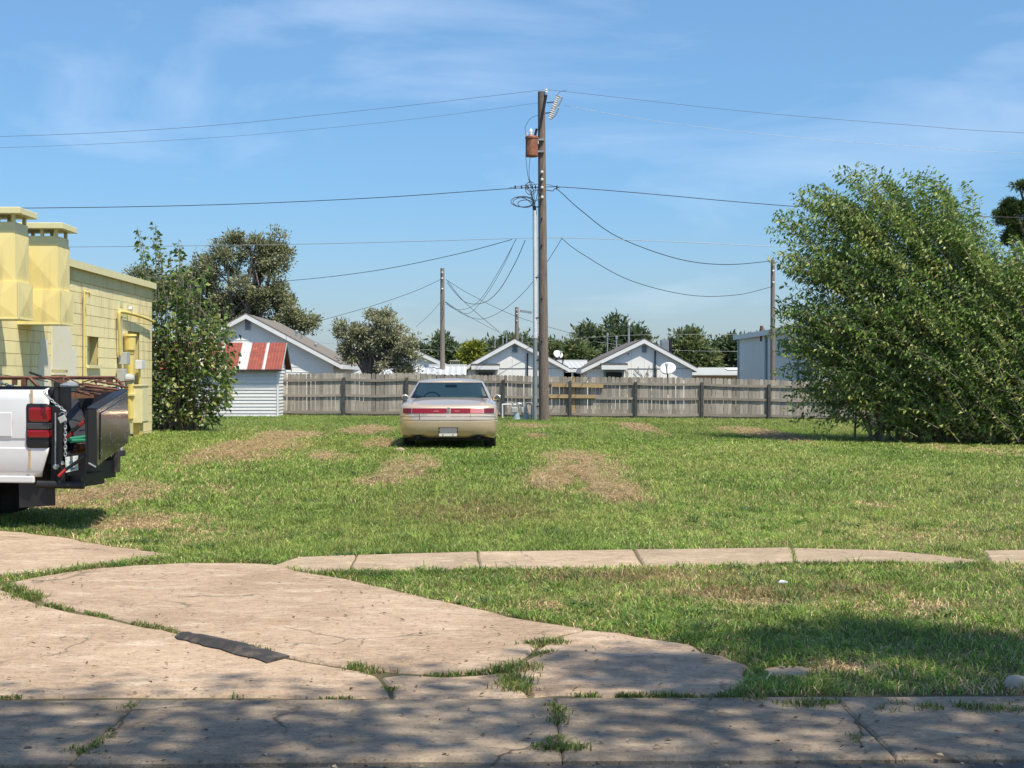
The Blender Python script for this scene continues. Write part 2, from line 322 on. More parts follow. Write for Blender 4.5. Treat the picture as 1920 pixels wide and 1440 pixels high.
# ---------------------------------------------------------------- ground, street, concrete
def axis(a, b, fine0, fine1, step, far):
    t = list(np.arange(fine0, fine1 + 1e-6, step)); x = fine1; s = step
    while x < b: s *= far; x += s; t.append(min(x, b))
    x = fine0; s = step
    while x > a: s *= far; x -= s; t.insert(0, max(x, a))
    return np.array(t)
gx = axis(-700, 700, -16, 20, .8, 1.35); gy = np.concatenate([[-200, -80, -30, -10, 0, 4], np.array([5.7, 5.74, 5.78, 5.82, 5.86, 6.4, 6.96]), axis(7.6, 1500, 7.6, 60, .8, 1.35)])
GX, GY = np.meshgrid(gx, gy); GZ = gz(GX, GY)
mb = MB(); mb.v = list(map(tuple, np.stack([GX, GY, GZ], -1).reshape(-1, 3))); nx = len(gx)
mb.f = [(j * nx + i, j * nx + i + 1, (j + 1) * nx + i + 1, (j + 1) * nx + i) for j in range(len(gy) - 1) for i in range(nx - 1)]
tag(mb.build('ground', M['soil'], smooth='all'), 'dirt and lawn ground of the empty lot', kind='structure')
mb = MB().box(-200, 200, -12, 5.70, -.2, -.002)
tag(mb.build('street', M['asphalt']), 'grey asphalt street edge in the foreground', kind='structure')

SLABS = []
def rough_poly(pts, seg=.12, amp=.018, seed=0):
    out = []; n = len(pts); r = random.Random(seed)
    for i in range(n):
        a = Vector(pts[i]); b = Vector(pts[(i + 1) % n]); k = max(1, int((b - a).length / seg)); k = min(k, 40)
        for j in range(k):
            p = a.lerp(b, j / k); s = 1.0 if j else .4
            wx = (float(fbm(p.x * 2.3, p.y * 2.3, 70, 3)) - .5) * amp * 5; wy = (float(fbm(p.x * 2.3 + 9, p.y * 2.3, 71, 3)) - .5) * amp * 5
            out.append(Vector((p.x + wx + r.uniform(-amp, amp) * s * .5, p.y + wy + r.uniform(-amp, amp) * s * .5, 0)))
    return out
def slab(parent, px, m, top=.012, amp=.024, tilt=(0, 0), world_pts=None):
    pts = world_pts if world_pts else [G(*p) for p in px]
    pts = [Vector((p[0], p[1], 0)) for p in pts]
    poly = rough_poly(pts, amp=amp, seed=len(SLABS) + 5)
    c = sum(poly, Vector()) / len(poly); base = float(gz(c.x, max(c.y, 7.0)))
    SLABS.append(np.array([(p.x, p.y) for p in poly]))
    area = sum(poly[i].x * poly[(i + 1) % len(poly)].y - poly[(i + 1) % len(poly)].x * poly[i].y for i in range(len(poly)))
    if area < 0: poly = poly[::-1]
    up = []
    for p in poly: up.append(Vector((p.x, p.y, base + top + tilt[0] * (p.x - c.x) + tilt[1] * (p.y - c.y))))
    n = len(up); mb = MB()
    mid = []                                                # a worn, rounded arris
    for i in range(n):
        t = (up[(i + 1) % n] - up[i - 1]); nrm = Vector((-t.y, t.x, 0));
        if nrm.length > 0: nrm.normalize()
        mid.append(up[i] + nrm * .014)
    lowr = [u + Vector((0, 0, -.012)) for u in up]; bot = [Vector((u.x, u.y, base - .1)) for u in up]
    mb.v = [tuple(v) for v in mid + lowr + bot]
    mb.f = [tuple(range(n))] + [(n + i, n + (i + 1) % n, (i + 1) % n, i) for i in range(n)] + [(2 * n + i, 2 * n + (i + 1) % n, n + (i + 1) % n, n + i) for i in range(n)]
    o = mb.build('slab', m, parent)
    return o
drive = tag(thing('driveway', 'cracked tan concrete driveway', None), kind='structure')
slab(drive, [(-330, 1085), (-160, 1088), (-20, 1100), (40, 1122), (110, 1146), (190, 1163), (330, 1190), (440, 1213), (540, 1237), (640, 1257), (700, 1272), (735, 1295), (738, 1309), (350, 1311), (-420, 1311)], M['concrete'])
slab(drive, [(18, 1096), (80, 1084), (170, 1070), (260, 1062), (360, 1058), (440, 1058), (505, 1062), (545, 1070), (600, 1080), (700, 1101), (850, 1135), (960, 1160), (1050, 1176), (1093, 1185), (1050, 1194), (1012, 1212), (985, 1235), (960, 1250), (930, 1258), (830, 1267), (735, 1264), (640, 1252), (540, 1232), (440, 1208), (330, 1186), (200, 1160), (120, 1141), (60, 1118)], M['concrete'], top=.014)
slab(drive, [(-300, 985), (-60, 992), (40, 1000), (120, 1011), (210, 1028), (325, 1042), (250, 1052), (170, 1062), (90, 1073), (0, 1081), (-300, 1078)], M['concrete'], top=.013)
slab(drive, [(1097, 1187), (1170, 1191), (1230, 1203), (1290, 1211), (1325, 1230), (1362, 1235), (1412, 1251), (1394, 1264), (1404, 1280), (1384, 1290), (1380, 1307), (1100, 1309), (1000, 1309), (975, 1280), (965, 1262), (990, 1240), (1020, 1215), (1055, 1197)], M['concrete'], top=.012)
slab(drive, [(708, 1273), (740, 1269), (830, 1272), (930, 1264), (958, 1262), (968, 1285), (990, 1309), (745, 1310), (742, 1293)], M['concrete'], top=.009)
slab(drive, [(1435, 1257), (1470, 1249), (1532, 1254), (1515, 1268), (1450, 1270)], M['concrete'], top=.009)
walk = tag(thing('sidewalk', 'narrow concrete sidewalk crossing the lot', None), kind='structure')
for q in ([(512, 1062), (560, 1047), (666, 1043), (654, 1071), (604, 1077), (552, 1069)], [(669, 1043), (896, 1037), (897, 1068), (657, 1071)],
          [(899, 1037), (1186, 1033), (1207, 1065), (900, 1068)], [(1190, 1033), (1482, 1029), (1488, 1060), (1211, 1064)],
          [(1485, 1030), (1660, 1034), (1740, 1042), (1830, 1053), (1835, 1058), (1660, 1059), (1491, 1060)],
          [(1846, 1035), (2120, 1031), (2130, 1056), (1858, 1057)]):
    slab(walk, q, M['concrete_walk'], top=.014, amp=.006)
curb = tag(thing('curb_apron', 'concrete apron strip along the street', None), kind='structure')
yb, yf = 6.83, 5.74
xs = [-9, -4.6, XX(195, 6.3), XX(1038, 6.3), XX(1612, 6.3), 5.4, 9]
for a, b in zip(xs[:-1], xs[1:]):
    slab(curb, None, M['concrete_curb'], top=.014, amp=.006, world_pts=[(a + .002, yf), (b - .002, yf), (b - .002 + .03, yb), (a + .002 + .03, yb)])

# ---------------------------------------------------------------- yellow masonry building on the left
WX = -7.48; Y0, Y1 = 20.0, 33.9
yb_ = thing('masonry_building', 'pale yellow painted block building with flat overhanging roof', 'building', (WX, Y0, 0))
ops = [(28.35, 29.2, 1.72, 2.34), (31.6, 32.7, .2, 2.52)]        # openings along the wall: y0 y1 z0 z1
mb = MB()
mb.box(WX - 10, WX - .26, Y0, Y1, -.2, 3.27)
mb.build('wall_core', M['mortar'], yb_)
mb = MB()                                                          # wall behind the blocks, with the openings left free
ys = sorted({Y0, Y1, *[o[0] for o in ops], *[o[1] for o in ops]})
for a, b in zip(ys[:-1], ys[1:]):
    cut = [o for o in ops if o[0] <= a and b <= o[1]]
    if cut:
        mb.box(WX - .259, WX - .012, a, b, -.2, cut[0][2]); mb.box(WX - .259, WX - .012, a, b, cut[0][3], 3.27)
    else: mb.box(WX - .259, WX - .012, a, b, -.2, 3.27)
mb.build('mortar_bed', M['mortar'], yb_)
bm_cache = {}; rest = MB(); nblk = 0; cand = []
for r in range(17):
    z0 = .07 + .2 * r - .2
    y = Y0
    k = 0
    y = Y0 - (.2 if r % 2 else 0)
    while y < Y1 - .01:
        a, b = max(y + .005, Y0), min(y + .395, Y1); y += .4
        spans = [(a, b)]
        for o in ops:
            if z0 + .1 > o[2] and z0 + .1 < o[3]:
                ns = []
                for s, e in spans:
                    if e <= o[0] or s >= o[1]: ns.append((s, e))
                    else:
                        if s < o[0] - .03: ns.append((s, o[0]))
                        if e > o[1] + .03: ns.append((o[1], e))
                spans = ns
        for s, e in spans: cand.append((s, e, z0 + .004, min(z0 + .195, 3.265)))
cand.sort(key=lambda c: (c[0] < 22.6, c[3] < 1.0, c[0]))
for i, (s, e, a, b) in enumerate(cand):
    if i < 300:
        key = (round(e - s, 2), round(b - a, 3))
        if key not in bm_cache:
            bm_cache[key] = MB().box(-.03, 0, 0, e - s, 0, b - a).build('block', M['yel'], yb_, world=False); o = bm_cache[key]
        else: o = bm_cache[key].copy(); col.objects.link(o)
        o.parent = yb_; o.location = (random.uniform(-.002, .002), s - Y0, a)
    else: rest.box(WX - .03, WX + random.uniform(-.002, .002), s, e, a, b)
tag(rest.build('block_work', M['yel'], yb_), kind='stuff')
mb = MB().box(WX - .02, WX + .018, Y0, Y1, 3.27, 3.5)
bd = mb.build('frieze_board', M['yelboard'], yb_)
for y in np.arange(Y0 + 1.2, Y1, 1.22):
    MB().box(WX + .018, WX + .022, y, y + .018, 3.275, 3.495).build('seam', M['mortar'], bd)
mb = MB().box(WX - 10.2, WX + .07, Y0 - .3, Y1 + .03, 3.52, 3.62); rf = mb.build('roof', M['darkedge'], yb_)
MB().box(WX + .072, WX + .10, Y0 - .3, Y1 + .03, 3.49, 3.625).build('fascia', M['yelcap'], rf)
MB().box(WX - 10.1, WX + .07, Y0 - .25, Y1 + .02, 3.502, 3.518).build('soffit', M['yelboard'], rf)
w = MB().box(WX - .2, WX - .18, 28.35, 29.2, 1.72, 2.34).build('window', M['yel'], yb_)
MB().box(WX - .19, WX + .05, 28.3, 29.25, 1.66, 1.72).build('sill', M['yelcap'], w)
MB().box(WX - .177, WX - .165, 28.42, 29.13, 2.0, 2.03).build('glazing_bar', M['yelboard'], w)
dr = MB().box(WX - .15, WX - .11, 31.6, 32.7, .2, 2.52).build('door', M['yelboard'], yb_)
MB().lathe([(.01, 0), (.03, .01), (.03, .05), (.0, .055)], (WX - .11, 31.72, 1.15), 10, 'x').build('handle', M['galv'], dr)
wb = MB().box(WX + .006, WX + .028, 25.95, 26.95, 1.62, 2.42).build('window_board', M['primer'], yb_)
MB().box(WX + .006, WX + .06, 25.95, 26.9, 1.53, 1.57).build('batten', M['primer'], wb)
MB().box(WX + .006, WX + .06, 25.95, 26.9, 1.42, 1.45).build('batten', M['rust'], wb)
pr_ = random.Random(6)
for (a, b, c, d) in ((25.15, 25.96, 1.0, 1.98), (26.94, 27.6, 1.0, 2.1), (25.9, 27.0, .95, 1.40), (25.3, 25.8, 1.9, 2.16), (26.9, 27.3, 2.0, 2.36)):
    cy_, cz_ = (a + b) / 2, (c + d) / 2; pg = []
    for k in range(22):
        an = 2 * math.pi * k / 22; q = 1 / max(abs(math.cos(an)), abs(math.sin(an))) ** .75 * pr_.uniform(.82, 1.05)
        pg.append((WX + .003, cy_ + (b - a) / 2 * q * math.cos(an), cz_ + (d - c) / 2 * q * math.sin(an)))
    MB().prism(pg, (.002 + .0004 * pr_.random(), 0, 0)).build('primer_patch', M['primer'], yb_)
bp = MB()
for (a, b, c, d) in ((31.0, 31.5, 2.74, 2.86), (30.9, 31.15, 2.95, 3.08), (31.5, 31.62, 2.96, 3.03)): bp.box(WX + .003, WX + .006, a, b, c, d)
bp.build('paint_patch', mat('mint_paint', (.45, .60, .42), .8, c2=(.62, .52, .2), scale=6, lo=.45, hi=.6), yb_)
# things fixed to the wall
def vent_duct(label, ya, yb2):
    t = thing('vent_duct', label, 'vent duct', (WX, ya, 2.35), group='yellow sheet metal ducts on the wall')
    xo = -6.79
    def crossbox(x0, x1, y0, y1, z0, z1, dep, name):
        'sheet metal box with pyramid-creased faces'
        mb = MB(); c = [(x0, y0, z0), (x1, y0, z0), (x1, y1, z0), (x0, y1, z0), (x0, y0, z1), (x1, y0, z1), (x1, y1, z1), (x0, y1, z1)]
        zm = (z0 + z1) / 2
        c += [((x0 + x1) / 2, y0 - dep, zm), (x1 + dep, (y0 + y1) / 2, zm), ((x0 + x1) / 2, y1 + dep, zm)]
        mb.add(c, [(3, 2, 1, 0), (4, 5, 6, 7), (0, 1, 8), (1, 5, 8), (5, 4, 8), (4, 0, 8), (1, 2, 9), (2, 6, 9), (6, 5, 9), (5, 1, 9), (2, 3, 10), (3, 7, 10), (7, 6, 10), (6, 2, 10), (3, 0, 4, 7)])
        return mb.build(name, M['yelmetal'], t)
    lo = crossbox(WX + .002, xo, ya, yb2, 2.36, 2.9, .02, 'lower_box')
    MB().box(WX + .002, xo + .012, ya - .012, yb2 + .012, 2.345, 2.362).build('flange', M['yelcap'], lo)
    MB().box(xo + .001, xo + .016, ya - .012, ya + .015, 2.36, 2.9).build('corner_strip', M['yelcap'], lo)
    crossbox(WX + .002, xo - .05, ya + .03, yb2 - .03, 2.902, 3.66, .024, 'upper_box')
    cl = MB()
    cl.box(WX + .02, xo - .06, ya + .05, ya + .07, 3.662, 3.78); cl.box(WX + .02, xo - .06, yb2 - .07, yb2 - .05, 3.662, 3.78)
    cl.box(WX + .02, WX + .04, ya + .071, yb2 - .071, 3.662, 3.78); cl.box(xo - .08, xo - .06, ya + .071, yb2 - .071, 3.662, 3.78)
    cl.build('collar', M['yelcap'], t)
    for x in (WX + .03, (WX + xo) / 2, xo - .12):
        for y in (ya + .075, yb2 - .125): MB().box(x, x + .05, y, y + .05, 3.70, 3.89).build('post', M['yelcap'], t)
    MB().box(WX - .1, xo + .05, ya - .08, yb2 + .08, 3.89, 3.985).build('cap', M['yelcap'], t, bevel=.008)
vent_duct('pale yellow sheet metal vent duct at the left picture edge', 21.9, 22.62)
vent_duct('pale yellow sheet metal vent duct farther along, right of the other', 24.1, 24.85)
def pipe(name, label, pts, r, m, cat='pipe', n=8):
    o = MB().tube(smooth_path(pts, 4), r, n).build(name, m, None, smooth=60); return tag(o, label, cat)
pipe('wall_conduit', 'thin yellow conduit with weatherhead on the block wall left of the window', [(WX + .05, 27.95, -.0), (WX + .05, 27.95, 2.0), (WX + .05, 27.95, 3.02), (WX + .07, 28.0, 3.08), (WX + .1, 28.12, 3.08), (WX + .1, 28.15, 3.0)], .02, M['yelpipe'])
pipe('gutter_pipe', 'yellow pipe bending along the wall under the green paint stain', [(WX + .08, 30.6, 1.95), (WX + .08, 30.55, 2.3), (WX + .08, 30.5, 2.75), (WX + .08, 30.62, 2.83), (WX + .08, 31.5, 2.83), (WX + .09, 32.6, 2.80), (WX + .1, 33.6, 2.74)], .034, M['yelpipe'])
t = thing('electric_meter', 'grey electric meter boxes with conduit on yellow wall', 'meter', (WX, 30.7, 1.2))
MB().box(WX + .03, WX + .2, 30.65, 30.95, 1.75, 2.0).build('upper_box', M['greybox'], t, bevel=.01)
MB().lathe([(.11, 0), (.11, .1), (.06, .16), (0, .17)], (WX + .2, 30.62, 1.45), 14, 'x').build('meter_dial', M['greybox'], t)
MB().box(WX + .03, WX + .19, 30.5, 30.76, 1.3, 1.66).build('meter_base', M['greybox'], t, bevel=.01)
MB().tube([(WX + .06, 30.8, 1.75), (WX + .06, 30.8, 2.75)], .018, 6).build('conduit', M['greybox'], t)
MB().tube([(WX + .08, 30.65, 1.3), (WX + .08, 30.65, .5)], .03, 6).build('riser', M['black'], t)
t = thing('vent_stack', 'thick yellow stack pipe with wide collar on wall', 'pipe', (WX, 31.2, .6))
MB().lathe([(.075, 0), (.075, 1.35), (.09, 1.36), (.09, 1.42), (.12, 1.44), (.12, 1.72), (.14, 1.73), (.13, 1.77), (0, 1.77)], (WX + .14, 31.2, .62), 14).build('stack', M['yelpipe'], t, smooth=40)
MB().box(WX + .02, WX + .24, 31.1, 31.3, 1.1, 1.14).build('strap', M['yelcap'], t)
t = thing('utility_cabinet', 'yellow painted metal cabinet on a leg beside wall corner', 'cabinet', (WX + .3, 31.4, .2))
MB().box(WX + .06, WX + .38, 31.2, 31.85, .52, 1.30).build('body', M['yelcap'], t, bevel=.012)
MB().box(WX + .05, WX + .40, 31.18, 31.87, 1.30, 1.33).build('lid', M['yelcap'], t)
MB().box(WX + .382, WX + .392, 31.24, 31.8, .56, 1.26).build('door', M['yelcap'], t)
MB().box(WX + .18, WX + .32, 31.3, 31.6, .1, .52).build('leg', M['yelpipe'], t)
t = thing('flood_light', 'small white lamp on wall by the green stain', 'lamp', (WX, 31.5, 2.9))
MB().lathe([(.02, 0), (.05, .04), (.06, .1), (.0, .1)], (WX + .02, 31.5, 2.93), 10, 'x').build('lamp_head', M['pvcwhite'], t)
t = thing('junction_box', 'white junction box beside the painted door', 'box', (WX, 32.2, 1.7))
MB().box(WX + .0, WX + .14, 32.25, 32.6, 1.66, 1.86).build('box', M['pvcwhite'], t, bevel=.01)
MB().tube([(WX + .06, 32.4, 1.66), (WX + .06, 32.4, .3)], .025, 6).build('riser', M['yelpipe'], t)

# ---------------------------------------------------------------- wooden fence
FD = 54.0
fence = thing('wooden_fence', 'long weathered grey wooden privacy fence with dog-eared pickets', 'fence', (XX(522, FD), FD, 0))
fx0 = XX(522, FD); fx1 = XX(1780, FD)
fpts = [(522, 701), (645, 699), (700, 700), (765, 699), (850, 703), (945, 703), (1010, 705), (1069, 706), (1192, 707), (1316, 708), (1380, 710), (1442, 712), (1510, 714), (1800, 722)]
fpx = np.array([XX(a, FD) for a, _ in fpts]); ftop = np.array([ZZ(b, FD) for _, b in fpts])
def ftopz(x): return float(np.interp(x, fpx, ftop))
pv = []
for k in range(5):
    w = (.138, .134, .14, .128, .136)[k]; h = 1.55
    e = (.028, .035, .022, .03, .04)[k]
    pv.append(MB().prism([(-w / 2, .0, 0), (w / 2, .0, 0), (w / 2, .0, h - e * 1.2), (w / 2 - e, .0, h), (-w / 2 + e, .0, h), (-w / 2, .0, h - e * 1.2)], (0, .018, 0)))
pmesh = [b.build('picket', M['wood'], fence, world=False) for b in pv]; used = set()
x = fx0 + .07; r = random.Random(3)
pxnew = XX(1072, FD)
while x < fx1:
    k = r.randrange(5); src = pmesh[k]
    o = src if k not in used else src.copy()
    if k in used: col.objects.link(o)
    used.add(k); o.parent = fence
    b = float(gz(x, FD)); t = ftopz(x) + r.gauss(0, .008)
    o.location = (x - fx0, .05 + r.uniform(-.004, .004), b + .03); o.scale = (1, 1, (t - b - .03) / 1.55)
    o.rotation_euler = (0, r.gauss(0, .006), 0)
    if abs(x - pxnew) < .072:
        o.data = o.data.copy(); o.data.materials[0] = M['newpicket']; o['label'] = 'fresh yellow replacement picket'
    x += r.choice((.142, .145, .149, .152, .144))
posts = [522, 645, 763, 854, 944, 1069, 1192, 1316, 1442, 1566, 1690]
for p in posts:
    x = XX(p, FD); b = float(gz(x, FD)); t = ftopz(x) - .17
    w = .05
    MB().box(x - w, x + w, FD - .075, FD + .02, b - .1, t).build('post', M['fencepost'], fence)
for i in range(len(posts) - 1):
    xa, xb = XX(posts[i], FD) + .052, XX(posts[i + 1], FD) - .052
    for h, m_ in ((.16, 0), (.76, 0), (-1, 0)):
        sag = random.Random(i * 7 + int(h * 10)).uniform(-.03, .01); mb = MB(); n = 4; vs = []
        for j in range(n + 1):
            x = xa + (xb - xa) * j / n; b = float(gz(x, FD)); t = ftopz(x)
            z = (t - .245 if h < 0 else b + h * (t - b) / 1.55) + sag * math.sin(math.pi * j / n)
            vs += [(x, FD - .0, z - .045), (x, FD - .0, z + .045), (x, FD + .04, z + .045), (x, FD + .04, z - .045)]
        fs = [(j * 4 + k, j * 4 + (k + 1) % 4, j * 4 + 4 + (k + 1) % 4, j * 4 + 4 + k) for j in range(n) for k in range(4)] + [(0, 1, 2, 3), (n * 4 + 3, n * 4 + 2, n * 4 + 1, n * 4)]
        mb.add(vs, fs).build('rail', M['rail'], fence)
for (a, b, za, zb2) in ((1034, 1067, 722, 722.5), (1071, 1131, 722.5, 724), (1030, 1067, 743, 743), (1071, 1116, 743, 743.5)):
    xa, xb = XX(a, FD), XX(b, FD)
    o = MB().prism([(xa, FD - .05, ZZ(za, FD) - .065), (xb, FD - .05, ZZ(zb2, FD) - .065), (xb, FD - .05, ZZ(zb2, FD) + .065), (xa, FD - .05, ZZ(za, FD) + .065)], (0, .045, 0)).build('repair_board', M['newwood'], fence)

# ---------------------------------------------------------------- little shed with the striped tin roof
SD = 52.6
shed = thing('tin_roof_shed', 'small white board shed with rust-striped red tin roof', 'shed', (XX(520, SD), SD, 0))
sx1 = XX(520, SD); sx0 = sx1 - 5.0; zb = ZZ(781, SD); ze = ZZ(692, SD) ; zr = ZZ(643, SD + 1.1); dp = 2.2
mb = MB().box(sx0, sx1, SD, SD + dp, zb - .2, ze); mb.add([(sx1, SD, ze), (sx1, SD + dp, ze), (sx1, SD + dp / 2, zr - .04), (sx0, SD, ze), (sx0, SD + dp, ze), (sx0, SD + dp / 2, zr - .04)], [(0, 1, 2), (3, 5, 4), (0, 2, 5, 3), (1, 4, 5, 2)])
mb.build('wall', M['shedboard'], shed)
n = 14; h = (ze - zb - .02) / n
for k in range(n):
    z = zb + k * h
    MB().add([(sx0, SD - .03, z), (sx1, SD - .03, z), (sx1, SD - .008, z + h), (sx0, SD - .008, z + h), (sx0, SD - .001, z), (sx1, SD - .001, z)], [(0, 1, 2, 3), (4, 5, 1, 0), (1, 5, 2), (0, 3, 4)]).build('board', M['shedboard'], shed)
for k in range(n + 8):
    z = zb + k * h
    f = max(0, (z + h - ze) / (zr - ze)); a = SD + .03 + f * dp / 2; b = SD + dp - .03 - f * dp / 2
    if b - a < .15: break
    MB().add([(sx1 + .03, a, z), (sx1 + .03, b, z), (sx1 + .008, b, z + h), (sx1 + .008, a, z + h), (sx1 + .001, a, z), (sx1 + .001, b, z)], [(0, 1, 2, 3), (4, 5, 1, 0)]).build('board', M['shedboard'], shed)
MB().box(sx1 - .02, sx1 + .05, SD - .045, SD + .03, zb, ze).build('corner_board', M['white'], shed)
rt = thing('roof', None, None); rt.parent = shed
ov = .25; y_e = SD - .22; zt = ze - .02; xr = sx1 + .18
nst = 9; wst = (xr - sx0 + .2) / 9.4; x = xr; seq = []
while x > sx0 - .2:
    for (w, m_) in ((.60, 'tin_red'), (.10, 'tin_bare'), (.52, 'tin_red'), (.36, 'tin_bare')):
        seq.append((x - w, x, m_)); x -= w
for a, b, m_ in seq:
    mb = MB(); nn = max(2, int((b - a) / .05))
    def fr(u, v, a=a, b=b, sl=0):
        xx = a + (b - a) * u; yy = y_e + (SD + dp / 2 - y_e) * v; zz = zt + (zr - zt) * v + (.012 if int(u * nn + .5) % 2 else 0)
        return (xx, yy, zz)
    mb.grid(fr, nn, 1)
    o = mb.build('tin_strip', M[m_], None); o.parent = shed
    mb = MB(); mb.grid(lambda u, v: (a + (b - a) * u, SD + dp + .22 - (SD + dp + .22 - SD - dp / 2) * v, zt + (zr - zt) * v), 1, 1)
    o2 = mb.build('tin_strip', M[m_], None); o2.parent = shed
    for q in (o, o2):
        for v in q.data.vertices: v.co -= shed.location
bpy.data.objects.remove(rt)
mb = MB().prism([(xr, y_e, zt - .06), (xr, SD + dp / 2, zr - .06), (xr, SD + dp + .22, zt - .06), (xr, SD + dp + .22, zt - .005), (xr, SD + dp / 2, zr - .005), (xr, y_e, zt - .005)], (.03, 0, 0))
mb.build('barge_board', M['doorgreen'], shed)
MB().box(sx0 - .2, xr, y_e, y_e + .03, zt - .06, zt - .004).build('eave_board', M['darkedge'], shed)

# ---------------------------------------------------------------- houses beyond the fence
def gable_house(name, label, d, apex, left_eave, right_eave, length, wallm, roofm, zwall=None, vent=None, over=.2, cat='house'):
    A = P(*apex, d); Lp = P(*left_eave, d); Rp = P(*right_eave, d)
    t = thing(name, label, cat, (A.x, d + over, 0)); yb2 = d + length
    th = .1
    il = Lp + (A - Lp) * .09; ir = Rp + (A - Rp) * .09; yw = d + over
    zl = min(il.z, ir.z) - .14
    prof = [(il.x, yw, -.2), (ir.x, yw, -.2), (ir.x, yw, ir.z - .16), (A.x, yw, A.z - .2), (il.x, yw, il.z - .16)]
    MB().prism(prof, (0, length - 2 * over, 0)).build('wall', wallm, t)
    rf = None
    for E in (Lp, Rp):
        s = 1 if E is Rp else -1
        mb = MB(); q = [Vector((A.x, d, A.z)), Vector((E.x, d, E.z)), Vector((E.x, d, E.z - .07)), Vector((A.x, d, A.z - .07))]
        mb.prism(q, (0, length, 0)); o = mb.build('roof', roofm, t)
        fb = MB().prism([(A.x, d - .03, A.z - .02), (E.x, d - .03, E.z - .02), (E.x, d - .03, E.z - .2), (A.x, d - .03, A.z - .22)], (0, .028, 0)).build('fascia', M['white'], o)
        MB().prism([(A.x, d - .035, A.z + .035), (E.x, d - .035, E.z + .03), (E.x, d - .035, E.z - .018), (A.x, d - .035, A.z - .018)], (0, .034, 0)).build('drip_edge', roofm, o)
        MB().box(min(E.x, E.x + s * .03), max(E.x, E.x + s * .03), d, yb2, E.z - .2, E.z - .02).build('eave_fascia', M['white'], o)
    if vent:
        a, b, c, e = vent; x0, x1, z1, z0 = XX(a, yw), XX(b, yw), ZZ(c, yw), ZZ(e, yw)
        v = MB().box(x0, x1, yw - .03, yw - .002, z0, z1).build('gable_vent', M['white'], t)
        k = 7
        for j in range(k):
            zz = z0 + .03 + (z1 - z0 - .06) * j / k
            MB().add([(x0 + .03, yw - .05, zz), (x1 - .03, yw - .05, zz), (x1 - .03, yw - .032, zz + (z1 - z0) / k * .9), (x0 + .03, yw - .032, zz + (z1 - z0) / k * .9)], [(0, 1, 2, 3)]).build('louver', M['louver'], v)
    x = il.x + .3                                           # grooves of the panel siding
    while x < ir.x - .2:
        zt_ = A.z - .24 - abs(x - A.x) * (A.z - il.z) / (A.x - il.x) - .05
        if name == 'white_house' and wallm is not M['siding_lap']: MB().box(x, x + .012, yw - .006, yw - .001, .3, zt_).build('panel_seam', M['seam'], t)
        x += .61
    return t, yw, A, Lp, Rp
t, yw, A, Lp, Rp = gable_house('white_house', 'large white house with brown shingle roof behind the tin shed', 64, (461, 588), (282, 683), (640, 683), 10.8, M['siding_lap'], M['shingle'], over=.27, vent=(458.5, 471.5, 598, 620))
for i, (px, py) in enumerate(((556, 623), (566, 626), (592, 648))):
    a = P(px, py, 68.5); MB().lathe([(.05, -.35), (.05, .0), (.08, .01), (.08, .07), (.03, .11), (0, .11)], a, 8).build('roof_vent', M['galv'], t)
zz0 = 1.6
for k in range(12):
    z = 1.0 + k * .23; f = (A.z - .3 - z) / (A.z - Lp.z); hw = min(1, f) * (A.x - Lp.x) * .9
    if hw > .3: MB().box(A.x - hw, A.x + hw, yw - .012, yw - .0015, z, z + .02).build('siding_lap', M['siding'], t)
def bay(t, px0, px1, py0, py1, w0, w1, wt, yw, sill=715):
    x0, x1 = XX(px0, yw - .6), XX(px1, yw - .6)
    a = MB().box(x0, x1, yw - .62, yw - .002, ZZ(py0 + 5, yw), ZZ(py0, yw)).build('awning', M['shingle_dark'], t)
    MB().box(x0 + .02, x1 - .02, yw - .65, yw - .622, ZZ(py1, yw), ZZ(py0 + 4, yw)).build('awning_fascia', M['white'], a)
    xa, xb = XX(w0, yw), XX(w1, yw)
    f = MB().box(xa - .1, xb + .1, yw - .06, yw - .002, ZZ(sill, yw), ZZ(wt, yw) + .1).build('window', M['doorgreen'], t)
    MB().box(xa, xb, yw - .07, yw - .061, ZZ(sill - 2, yw), ZZ(wt, yw)).build('pane', M['windowdark'], f)
t, yw, A, Lp, Rp = gable_house('white_house', 'white gabled house directly behind the utility pole', 70, (965, 635), (868, 689), (1066, 689), 8.5, M['siding'], M['shingle_dark'], vent=(959.5, 971.5, 646.5, 662))
bay(t, 883, 937, 682, 693, 896, 925, 698, yw)
MB().box(A.x - 2.2, A.x + 2.2, yw - .02, yw - .002, ZZ(691, yw), ZZ(690, yw)).build('belt_board', M['louver'], t)
MB().tube([(XX(989, yw), yw - .08, .3), (XX(989, yw), yw - .08, ZZ(662, yw)), ], .035, 6).build('service_mast', M['black'], t)
for px, py, h in ((928, 637, 16), (950, 622, 20), (943, 634, 14), (979, 635, 10)):
    a = P(px, py + h, 72); b = P(px, py, 72); MB().tube([a, b], .035, 6).build('vent_pipe', M['galv'], t); MB().lathe([(.055, 0), (.055, .08), (.03, .1), (0, .1)], b, 8).build('vent_cap', M['galv'], t)
t, yw, A, Lp, Rp = gable_house('white_house', 'white gabled house with peeling paint right of the pole', 70, (1208, 635), (1090, 692), (1308, 690), 8.5, M['peeling'], M['shingle_dark'], vent=(1202.5, 1213.5, 647, 662))
bay(t, 1127, 1177, 681, 693, 1136, 1166, 698, yw)
MB().box(A.x - 2.4, A.x + 2.2, yw - .02, yw - .002, ZZ(691.5, yw), ZZ(690.5, yw)).build('belt_board', M['louver'], t)
MB().tube([(XX(1228, yw), yw - .08, .3), (XX(1228, yw), yw - .08, ZZ(658, yw))], .035, 6).build('service_mast', M['black'], t)
